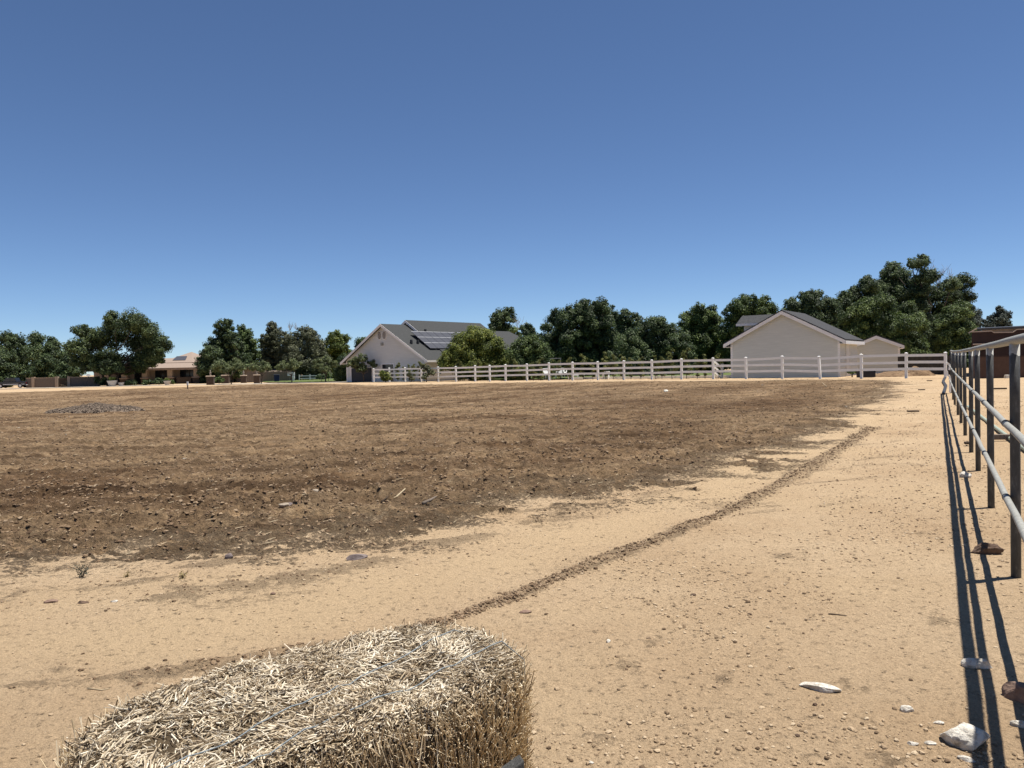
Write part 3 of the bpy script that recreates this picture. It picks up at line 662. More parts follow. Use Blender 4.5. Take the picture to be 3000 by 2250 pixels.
b = MB(); b.slab((xa-.3, 4.2, zu0+.02), (xa+9, 4.2, zu0+.12), (xa+9, 9.3, zu0+.32), (xa-.3, 9.3, zu0+.22), .12); ub = b.build('upper_roof', M['dark_metal'], adobe)
b = MB(); b.bar((xa-.75, 4.15, zu0-.25), (xa-.32, 4.2, zu0+.02), .08, .06); b.build('roof_edge', M['adobe_cap'], ub)
za = asz(2860, 1009); b = MB(); b.box(asx(2850), asx(2890), -.5, -.02, za-.03, za+.04); b.build('awning', M['adobe_cap'], adobe)
p = at(2848, 1044, 40.0); yw = empty('yard_wall', (float(p[0]), 40.0, ZB-.05), math.radians(-3), 'reddish brown yard wall at the foot of the dark brown house', 'wall')
zw = float(p[2])-ZB+.05; b = MB(); b.box(0, 11, 0, .2, -.4, zw-.06); b.build('wall_panel', M['adobe_wall'], yw)
b = MB(); b.box(-.02, 11.02, -.02, .22, zw-.058, zw); b.build('wall_cap', M['adobe'], yw)
for px, lab in ((2950, 'pale block at the base of the reddish brown yard wall, left one'), (2965, 'pale block at the base of the reddish brown yard wall, right one')):
    q = at(px, 1103, 39.4); b = MB(); b.box(-.11, .11, -.1, .1, -.02, .17, .85); o = b.build('concrete_block', M['pale_stone'], loc=(q[0], 39.4, g1(q[0], 39.4)), bevel=.02); tag(o, lab, 'block', 'blocks by the yard wall')
b = MB(); b.box(-.12, .12, -.1, .1, 0, .42); o = b.build('meter_box', M['door_navy'], adobe, loc=(asx(2862), -.13, asz(2862, 1044)))
# ---- dark block wall behind the ranch fence, at its right end
p = at(2630, 1090, 52); q = at(2790, 1090, 48)
bw_ = empty('block_wall', (p[0], 52.0, .36), math.atan2(-4, q[0]-p[0]), 'low grey block wall in shade behind the last fence panels', 'wall')
b = MB(); n = 9; L_ = math.hypot(q[0]-p[0], 4); zt = float(at(2700, 1043, 50)[2])-.36
for rI in range(3):
    for k in range(n):
        o_ = (rI % 2)*.0; b.box(k*L_/n+.012, (k+1)*L_/n-.012, 0, .2, -.1+rI*(zt+.1)/3+.010, -.1+(rI+1)*(zt+.1)/3-.010)
b.box(0, L_, .02, .18, -.3, zt-.02); b.build('wall_panel', M['block_wall'], bw_)

# ---- tan house with tile roof (far left)
TY = 128.0; tx = lambda px: float(at(px, 1100, TY)[0]); TZ = -.36; tz_ = lambda px, py, Y=TY: float(at(px, py, Y)[2])-TZ
TX0 = tx(250); th_ = empty('tile_roof_house', (TX0, TY, TZ), 0, 'low tan house with pinkish tile roof and stone porch columns behind the big tree', 'house')
lx = lambda px: tx(px)-TX0
def hip(b, x0, x1, y0, y1, ze, rise, oh=.6, th=.12):
    x0 -= oh; x1 += oh; y0 -= oh; y1 += oh; h = min(x1-x0, y1-y0)/2; yr = (y0+y1)/2
    A, B, C, D_ = (x0,y0,ze), (x1,y0,ze), (x1,y1,ze), (x0,y1,ze); R0, R1 = (x0+h, yr, ze+rise), (x1-h, yr, ze+rise)
    b.slab(A, B, R1, R0, th); b.slab(C, D_, R0, R1, th)
    b.slab(D_, A, R0, (R0[0], R0[1]+.01, R0[2]), th); b.slab(B, C, (R1[0], R1[1]+.01, R1[2]), R1, th)
eave = tz_(480, 1078)
b = MB(); b.box(lx(250), lx(590), 2.6, 15, -.4, eave-.1); b.box(lx(582), lx(760), 1.0, 15, -.4, eave-.1); b.build('wall', M['stucco'], th_)
b = MB(); hip(b, lx(262), lx(592), 0.2, 15, eave, 1.75); hip(b, lx(560), lx(735), .6, 13, eave-.05, 1.35); hip(b, lx(450), lx(530), 4, 16, eave+.9, 1.95); rf = b.build('roof', M['tile'], th_)
b = MB(); b.box(lx(262)-.6, lx(592)+.6, -.46, -.41, eave-.36, eave-.09); b.box(lx(560)-.55, lx(735), -.06, -.01, eave-.38, eave-.13); b.build('fascia', M['stucco_pink'], rf)
for px in (312, 364, 425, 499, 576):
    x = lx(px); b = MB(); b.box(x-.42, x+.42, -.2, .64, .35, eave-.22); co_ = b.build('porch_column', M['stucco'], th_)
    b = MB(); b.box(x-.6, x+.6, -.3, .74, -.3, .98); b.build('column_base', M['brick'], co_)
    b = MB(); b.box(x-.7, x+.7, -.38, .80, .985, 1.12); b.build('column_cap', M['stucco_pink'], co_)
for a, c in ((322, 356), (372, 415), (434, 490), (508, 566)):  # dark panes widened across the porch wall to stand for its deep shade
    b = MB(); b.box(lx(a), lx(c), 2.52, 2.58, .05, eave-.3); wo_ = b.build('window', M['glass_dark'], th_)
    b = MB(); b.box(lx((a+c)/2)-.04, lx((a+c)/2)+.04, 2.46, 2.515, .3, eave-.4); b.box(lx(a), lx(c), 2.46, 2.515, 1.1, 1.16); b.build('window_frame', M['wood_dark'], wo_)
b = MB(); b.box(lx(518), lx(560), -.1, .2, -.3, 1.0); b.box(lx(516), lx(562), -.14, .24, 1.003, 1.1); b.build('porch_wall', M['brick'], th_)
b = MB(); b.box(lx(585), lx(640), .93, .98, -.2, .75); b.build('garage_door', M['concrete'], th_)
b = MB()
P0 = Vector((lx(471), 4.6, eave+1.33)); b.slab(P0, P0+Vector((2.2, 0, 0)), P0+Vector((1.7, 2.0, .72)), P0+Vector((-.1, 2.0, .72)), .06); b.build('solar_panel', M['solar'], th_)
# ---- pink roofed house glimpsed between the trees
p = at(976, 1090, 150); pk = empty('pink_house', (p[0], 150, -.3), 0, 'pinkish house with tile roof glimpsed left of the white house', 'house')
b = MB(); b.box(0, 5, 0, 7, -.4, 2.9); b.build('wall', M['stucco'], pk)
b = MB(); b.slab((-.5, -.6, 2.9), (5.5, -.6, 2.9), (5.5, 3.5, 4.6), (-.5, 3.5, 4.6), .12); b.slab((-.5, 3.5, 4.6), (5.5, 3.5, 4.6), (5.5, 7.6, 2.9), (-.5, 7.6, 2.9), .12); b.build('roof', M['stucco_pink'], pk)
b = MB(); b.box(2.6, 4.6, -.06, -.02, .9, 2.1); b.build('window', M['glass_dark'], pk)
# ---- courtyard wall and gate
CY = 122.0; cx0 = float(at(76, 1110, CY)[0]); cz = -.46
cw = empty('courtyard_wall', (cx0, CY, cz), 0, 'tan block courtyard wall under the dark trees at far left', 'wall')
wx = lambda px: float(at(px, 1110, CY)[0])-cx0; hz_ = float(at(180, 1105, CY)[2])-cz
for a, c in ((76, 163), (205, 290)):
    b = MB(); b.box(wx(a), wx(c), 0, .2, -.3, hz_-.1); wo_ = b.build('wall_panel', M['block_tan'], cw)
    b = MB(); b.box(wx(a)-.02, wx(c)+.02, -.04, .24, hz_-.097, hz_); b.build('wall_cap', M['stucco'], wo_)
for px in (97, 166, 202):
    b = MB(); b.box(wx(px)-.22, wx(px)+.22, -.12, .32, -.3, hz_+.12); b.build('pillar', M['stucco'], cw)
gt = MB()
for k in range(12): 
    xx = wx(171)+(wx(198)-wx(171))*k/11; gt.box(xx-.05, xx+.05, .06, .10, 0, hz_-.15)
gt.box(wx(170), wx(199), .101, .14, .3, .4); gt.box(wx(170), wx(199), .101, .14, hz_-.5, hz_-.4); gt.build('gate', M['wood_dark'], cw)
# ---- entrance pillars with finials
def pillar(px, py, Y, wd_, ht, lab, fin):
    q = at(px, py, Y); z = t1(q[0], Y); o = empty('brick_pillar', (q[0], Y, z), .2, lab, 'pillar', 'brick entrance pillars by the driveway')
    b = MB(); b.box(-wd_/2, wd_/2, -wd_/2, wd_/2, -.2, ht); b.build('shaft', M['brick'], o)
    b = MB(); b.box(-wd_/2-.08, wd_/2+.08, -wd_/2-.08, wd_/2+.08, ht+.003, ht+.14, .9); b.build('cap', M['stucco'], o)
    if fin: b = MB(); b.lathe([(.16, ht+.14), (.17, ht+.2), (.07, ht+.28), (.12, ht+.42), (.15, ht+.55), (.06, ht+.72), (.075, ht+.80), (.03, ht+.95)], 12); b.build('finial', M['bark_pale'], o, smooth=True)
pillar(617, 1123, 108, .95, 1.15, 'brick pillar with pale finial, left of the first driveway tree', True)
pillar(661, 1117, 118, 1.05, 1.2, 'wide brick pillar behind the first driveway tree', False)
pillar(714, 1115, 119, .8, 1.1, 'brick pillar between the first two driveway trees', True)
pillar(753, 1118, 112, .8, 1.15, 'brick pillar just left of the second driveway tree', True)
# ---- wooden fence, gazebo, bin, boards, rail fence in the yard behind the driveway
p = at(722, 1100, 124); b = MB()
for k in range(24): b.box(k*.3+.01, k*.3+.29, 0, .03, 0, 1.75+.05*((k*7) % 3))
b.box(0, 7.2, .031, .08, .4, .5); b.box(0, 7.2, .031, .08, 1.3, 1.4)
o = b.build('wooden_fence', M['wood_grey'], loc=(p[0], 124, -.4)); tag(o, 'brown board fence behind the entrance pillars', 'fence')
p = at(769, 1105, 128); gz_ = empty('garden_shed', (p[0], 128, -.3), -.1, 'tan garden shed with a low pointed roof behind the second driveway tree', 'shed')
b = MB(); b.box(0, 3.6, 0, 2.6, -.2, 1.45); b.build('wall', M['stucco'], gz_)
b = MB(); hip(b, 0, 3.6, 0, 2.6, 1.47, .5, .25, .06); b.build('roof', M['wood_grey'], gz_)
p = at(811, 1114, 118); z = t1(p[0], 118); o = empty('wheelie_bin', (p[0], 118, z+.05), .25, 'blue wheeled bin with a dark lid on the lawn edge', 'bin')
b = MB(); b.box(-.36, .36, -.32, .32, .08, 1.02, 1.12); b.build('body', M['blue_plastic'], o, bevel=.03)
b = MB(); b.add([(-.45,-.42,1.03),(.45,-.42,1.03),(.45,.4,1.10),(-.45,.4,1.10),(-.45,-.42,1.08),(.45,-.42,1.08),(.45,.4,1.17),(-.45,.4,1.17)], [(3,2,1,0),(4,5,6,7),(0,1,5,4),(1,2,6,5),(2,3,7,6),(3,0,4,7)]); b.build('lid', M['door_navy'], o)
for s_ in (-1, 1): b = MB(); b.tube([(s_*.34-.03, .3, .12), (s_*.34+.03, .3, .12)], .12, 12); b.build('wheel', M['rubber'], o)
for px, y0_, y1_, lab in ((847, 1091, 1101, 'white board on posts behind the third driveway tree, left one'), (859, 1090, 1109, 'white stacked boxes behind the third driveway tree, right one')):
    A = at(px, y1_, 124); B = at(px, y0_, 124); b = MB(); h_ = B[2]-A[2]; b.box(-.24, .24, -.1, .1, 0, h_*.45); b.box(-.24, .24, -.1, .1, h_*.5, h_); b.box(-.2, .2, .02, .08, -.8, 0.002)
    o = b.build('white_board', M['white_vinyl'], loc=tuple(A)); tag(o, lab, 'board')
A = at(876, 1110, 125); o = empty('yard_rail_fence', (A[0], 125, t1(A[0], 125)), .12, 'low white rail fence across the lawn behind the driveway trees', 'fence')
b = MB(); 
for h_ in (.35, .75): b.box(0, 5.2, -.03, .03, h_, h_+.13)
b.build('rail', M['white_vinyl'], o)
for k in range(4): b = MB(); b.box(k*1.7-.02, k*1.7+.1, -.065, .065, -.2, 1.05); b.build('post', M['white_vinyl'], o)

# ================================================================== FENCES
WF = [1095,1141,1187,1234,1284,1336,1392,1435,1481,1544,1609,1678,1752,1828,1910,1997,2090,2186,2292,2403,2524,2655,2770]
wp = [fence_pt(q) for q in WF]
fo = np.array([wp[0][0], wp[0][1], t1(*wp[0])])
wf = empty('ranch_fence', tuple(fo), 0, 'long white three-rail ranch fence along the far edge of the field', 'fence')
fdir = (FL1-FL0)/np.linalg.norm(FL1-FL0); fang = math.atan2(fdir[1], fdir[0])
pm_ = MB(); pm_.box(-.064, .064, -.064, .064, -.3, 1.365); pm_.box(-.078, .078, -.078, .078, 1.368, 1.395); pm_.add([(-.075,-.075,1.398),(.075,-.075,1.398),(.075,.075,1.398),(-.075,.075,1.398),(0,0,1.44)], [(0,1,4),(1,2,4),(2,3,4),(3,0,4),(3,2,1,0)])
first = None; pz = []
for i, q in enumerate(wp):
    z = t1(*q)+random.uniform(-.02, .02); lean = random.uniform(-.012, .012)
    if WF[i] == 2403: lean = -.055; z -= .06
    pz.append(z)
    if first is None: o = first = pm_.build('post', M['white_vinyl'], wf)
    else: o = first.copy(); COL.objects.link(o)
    o.location = (q[0]-fo[0], q[1]-fo[1], z-fo[2]); o.rotation_euler = (0, lean, fang)
for i in range(len(wp)-1):
    a, c = wp[i]-fo[:2], wp[i+1]-fo[:2]
    for h_ in (.50, .88, 1.27):
        j0, j1 = random.uniform(-.02, .02), random.uniform(-.02, .02)
        b = MB(); A = Vector((*a, pz[i]-fo[2]+h_+j0)); B = Vector((*c, pz[i+1]-fo[2]+h_+j1)); dd = (B-A).normalized()*.072
        b.bar(A+dd, B-dd, .045, .145); b.build('rail', M['white_vinyl'], wf)
q0 = wp[16]-fo[:2]; z0_ = pz[16]-fo[2]; vdir = np.array([.52, .86]); q1 = q0+vdir*1.9                 # the slumped panel that turns back beside the garage
for h0, h1 in ((1.22, .72), (.84, .36), (.48, .02)):
    b = MB(); A = Vector((*q0, z0_+h0))+Vector((*vdir, 0))*.09; B = Vector((*q1, z0_+h1)); b.bar(A, B, .045, .14); b.build('slumped_rail', M['white_vinyl'], wf)
b = MB(); b.box(-.07, .07, -.07, .07, -.3, 1.0); o = b.build('post', M['white_vinyl'], wf, loc=(q1[0]+.05, q1[1]+.12, z0_)); o.rotation_euler = (0, .05, fang)

PFS = [-5.4, -2.7, 0, 2.72, 5.44, 7.75, 10.7, 13.5, 16.4, 20.4, 23.2, 27.2]
pf = empty('pipe_fence', (PF0[0], PF0[1], 0), 0, 'grey steel pipe fence with galvanised rails running along the right side', 'fence')
pl = np.array([-PF_DIR[1], PF_DIR[0]]); pts = [PF_DIR*s for s in PFS]; pzz = [t1(*(PF0+q)) for q in pts]
b = MB(); b.tube([(0,0,-.3), (0,0,.6), (0,0,1.2), (0,0,1.575)], .0305, 20); first = None
for q, z in zip(pts, pzz):
    if first is None: o = first = b.build('post', M['post_paint'], pf, smooth=True)
    else: o = first.copy(); COL.objects.link(o)
    o.location = (q[0], q[1], z); o.rotation_euler = (random.uniform(-.006, .006), random.uniform(-.006, .006), random.uniform(0, 6))
def rail(name, h, off, rad, wob):
    P = []
    for i in range(len(pts)-1):
        for k in range(4):
            u = k/4; q = pts[i]*(1-u)+pts[i+1]*u+pl*(off+random.uniform(-wob, wob)); P.append((q[0], q[1], pzz[i]*(1-u)+pzz[i+1]*u+h+random.uniform(-wob, wob)))
    q = pts[-1]+pl*off+PF_DIR*.12; P.append((q[0], q[1], pzz[-1]+h))
    b = MB(); b.tube(P, rad, 18); b.build(name, M['galv'], pf, smooth=True)
rail('top_rail', 1.598, 0, .030, .002); rail('middle_rail', 1.04, .0525, .0215, .003); rail('bottom_rail', .54, .0525, .0215, .003)
for i, (q, z) in enumerate(zip(pts, pzz)):
    for h in (1.04, .54):
        c = Vector((q[0]+pl[0]*.0525, q[1]+pl[1]*.0525, z+h)); dv = Vector((*PF_DIR, 0)); b = MB(); b.tube([c-dv*.014, c+dv*.014], .0262, 16)
        b.tube([c, Vector((q[0], q[1], z+h))], .016, 8); b.build('clamp', M['dark_metal'], pf)
# white bent strap hanging at the last pipe post
sp_ = [(2773,1062),(2781,1068),(2782.5,1074),(2781,1084)]; b = MB()
P = [at(a, c, 28.9) for a, c in sp_]; 
for A, B in zip(P[:-1], P[1:]): b.bar(A, B, .06, .035, up=(0,1,0))
P = [at(a, c, 28.8) for a, c in [(2774,1087),(2776,1098),(2782,1103),(2784,1112),(2783.5,1150)]]
for A, B in zip(P[:-1], P[1:]): b.bar(A, B, .06, .03, up=(0,1,0))
o = b.build('bent_strip', M['white_vinyl']); tag(o, 'bent white strap hanging where the pipe fence meets the ranch fence', 'strap')
P = [gz(a, c) for a, c in [(2768,1109),(2763,1121),(2771,1134),(2764,1156)]]; b = MB()  # dark strip laid on the ground in place of the strap's shadow
P = [(q[0], q[1], g1(q[0], q[1])+.05) for q in P]
for A, B in zip(P[:-1], P[1:]): b.bar(A, B, .11, .05)
o = b.build('bent_strip', M['dark_metal']); tag(o, 'dark strip laid as the shadow of the bent white strap on the ground before the last ranch fence post', 'strap')
# pipe lying on the ground behind the fence
P = [gz(a, c) for a, c in [(2836,1196),(2870,1222),(2920,1262),(2975,1305),(3040,1352)]]; b = MB(); b.tube([(q[0], q[1], g1(q[0], q[1])+.05) for q in P], .034, 10)
o = b.build('loose_pipe', nmat('pipe_green', (.26,.31,.24), (.4,.44,.36), 9, .5, .1), smooth=True); tag(o, 'pale green pipe lying on the ground behind the pipe fence', 'pipe')

# ================================================================== TREES
def leaves(P, Nn, S, tint, asp=.62):
    n = len(P); q = RNG.normal(0, 1, (n, 3)); nn = Nn+q*.42; nn /= np.linalg.norm(nn, axis=1)[:, None]
    a = np.cross(nn, RNG.normal(0, 1, (n, 3))); a /= np.linalg.norm(a, axis=1)[:, None]+1e-9; b = np.cross(nn, a)
    a = a*S[:, None]*.5; b = b*(S*asp)[:, None]*.5; k = nn*S[:, None]*.12
    V = np.stack([P-a, P+b*.9-k+a*.15, P+a*1.05, P-b-k-a*.1], 1).reshape(-1, 3)
    return V, np.arange(4*n).reshape(-1, 4), tint
def crown_arrays(L, Y, dens=1.0, sf=1.0, sub=9, openn=0.0, cap=9000):
    VV, TT = [], []
    for (c, r) in L:
        k = sub; ds = RNG.normal(0, 1, (k, 3)); ds /= np.linalg.norm(ds, axis=1)[:, None]; ds[:, 2] = np.where(ds[:, 2] < -.5, ds[:, 2]*.4, ds[:, 2])
        sc = c+ds*r*RNG.uniform(.45, .80, (k, 1)); sr = r*RNG.uniform(.26, .46, k)*(1-openn*.25); st = RNG.uniform(.15, .8, k)
        S0 = max(.0023*Y, .07)*sf
        tot = int(min(cap, dens*2.0*4*np.pi*r*r/(S0*S0*.5)))
        w_ = RNG.integers(0, k, tot); d = RNG.normal(0, 1, (tot, 3)); d /= np.linalg.norm(d, axis=1)[:, None]
        rad = sr[w_]*np.where(RNG.uniform(0, 1, tot) < .72, RNG.uniform(.78, 1.12, tot), RNG.uniform(.2, .8, tot))
        P = sc[w_]+d*rad[:, None]*np.array([1, 1, .86])
        VV.append((P, d+ds[w_]*.5+np.array([0, 0, .75]), S0*RNG.uniform(.55, 1.35, tot))); TT.append(np.clip(st[w_]+RNG.normal(0, .2, tot), 0, 1))
    P = np.vstack([v[0] for v in VV]); Nn = np.vstack([v[1] for v in VV]); S = np.concatenate([v[2] for v in VV])
    return leaves(P, Nn/np.linalg.norm(Nn, axis=1)[:, None], S, np.concatenate(TT))
def limb(b, A, B, r0, r1, n=5, wob=.06, seg=6):
    A = np.array(A, float); B = np.array(B, float); L_ = np.linalg.norm(B-A); P = []
    for i in range(n+1):
        u = i/n; P.append(A*(1-u)+B*u+RNG.normal(0, wob*L_*math.sin(math.pi*u), 3)*np.array([1, 1, .3]))
    b.tube(P, [r0+(r1-r0)*i/n for i in range(n+1)], seg)
def tree(label, lobes, Y, leaf, base=None, cat='tree', name='leafy_tree', dens=1.0, sf=1.0, openn=0, trunk_r=.17, bark='bark', twigs=None, group=None, stems=1, depth=.8, sub=16, fill=False, rmul=1.0):
    bx = np.mean([l[0] for l in lobes]) if base is None else base
    B = at(bx, 1090, Y); bz = t1(B[0], Y); B = np.array([B[0], Y, bz])
    root = empty(name, tuple(B), 0, label, cat, group)
    pxm = Y/F_PX; spread = (max(l[0] for l in lobes)-min(l[0] for l in lobes))*pxm*.5*depth; L = []
    for (cx, cy, r) in lobes:
        c = at(cx, cy, Y); rm_ = r*pxm*1.14*rmul; e = 1-((cx-bx)*pxm/(spread/depth+rm_+.01))**2
        c = c-B; c[1] += RNG.uniform(-1, 1)*spread*max(.2, e); c[0] *= (Y+c[1])/Y if False else 1; c[2] = max(c[2], rm_*.6+.1); L.append((c, rm_))
    if fill:                                                   # foliage carried down towards the ground below each lobe
        for (c, rm_) in list(L):
            z = c[2]-rm_*1.05
            while z > .35:
                r2 = max(rm_*.95, 1.2); L.append((np.array([c[0]+RNG.uniform(-.4, .4)*rm_, c[1]+RNG.uniform(-.5, .5)*rm_, z]), r2)); z -= r2*1.25
    # a few lobes behind and before the outline so the crown has real depth
    for (c, rm_) in list(L)[::3]:
        c2 = c.copy(); c2[1] = -c2[1]+RNG.uniform(-.5, .5); c2[2] -= rm_*.25; c2[0] *= .85; L.append((c2, rm_*.9))
    V, Fc, T = crown_arrays(L, Y, dens, sf, sub, openn)
    mesh_np('crown', V, Fc, M[leaf], root, attrs={'tint': T})
    b = MB(); top = max(c[2] for c, _ in L); low = min(c[2] for c, _ in L)
    fk = np.array([0, 0, max(.5, min(low*.8, top*.35))])
    for s_ in range(stems):
        off = np.array([(s_-(stems-1)/2)*.35, RNG.uniform(-.2, .2), 0]); f2 = fk+off*3
        limb(b, off*.6+np.array([0, 0, -.3]), f2, trunk_r*1.25, trunk_r*.8, 5, .03, 8)
        for (c, rm_) in L[s_::stems]:
            limb(b, f2, c, trunk_r*.55, trunk_r*.13, 4, .06, 5)
    b.build('trunk', M[bark], root, smooth=True)
    if twigs:
        b = MB()
        for (px, py, n_, hpx) in twigs:
            c = at(px, py, Y)-B
            for k in range(n_):
                e = c+np.array([RNG.uniform(-.55, .55)*hpx, RNG.uniform(-.3, .3)*hpx, RNG.uniform(.4, 1.0)*hpx])*pxm
                limb(b, c, e, .03, .012, 4, .08, 4)
                m_ = c*.45+e*.55; limb(b, m_, m_+np.array([RNG.uniform(-.4, .4), 0, RNG.uniform(.1, .5)])*hpx*pxm*.6, .018, .009, 3, .08, 4)
        b.build('dead_twigs', M['bark_pale'], root)
    return root
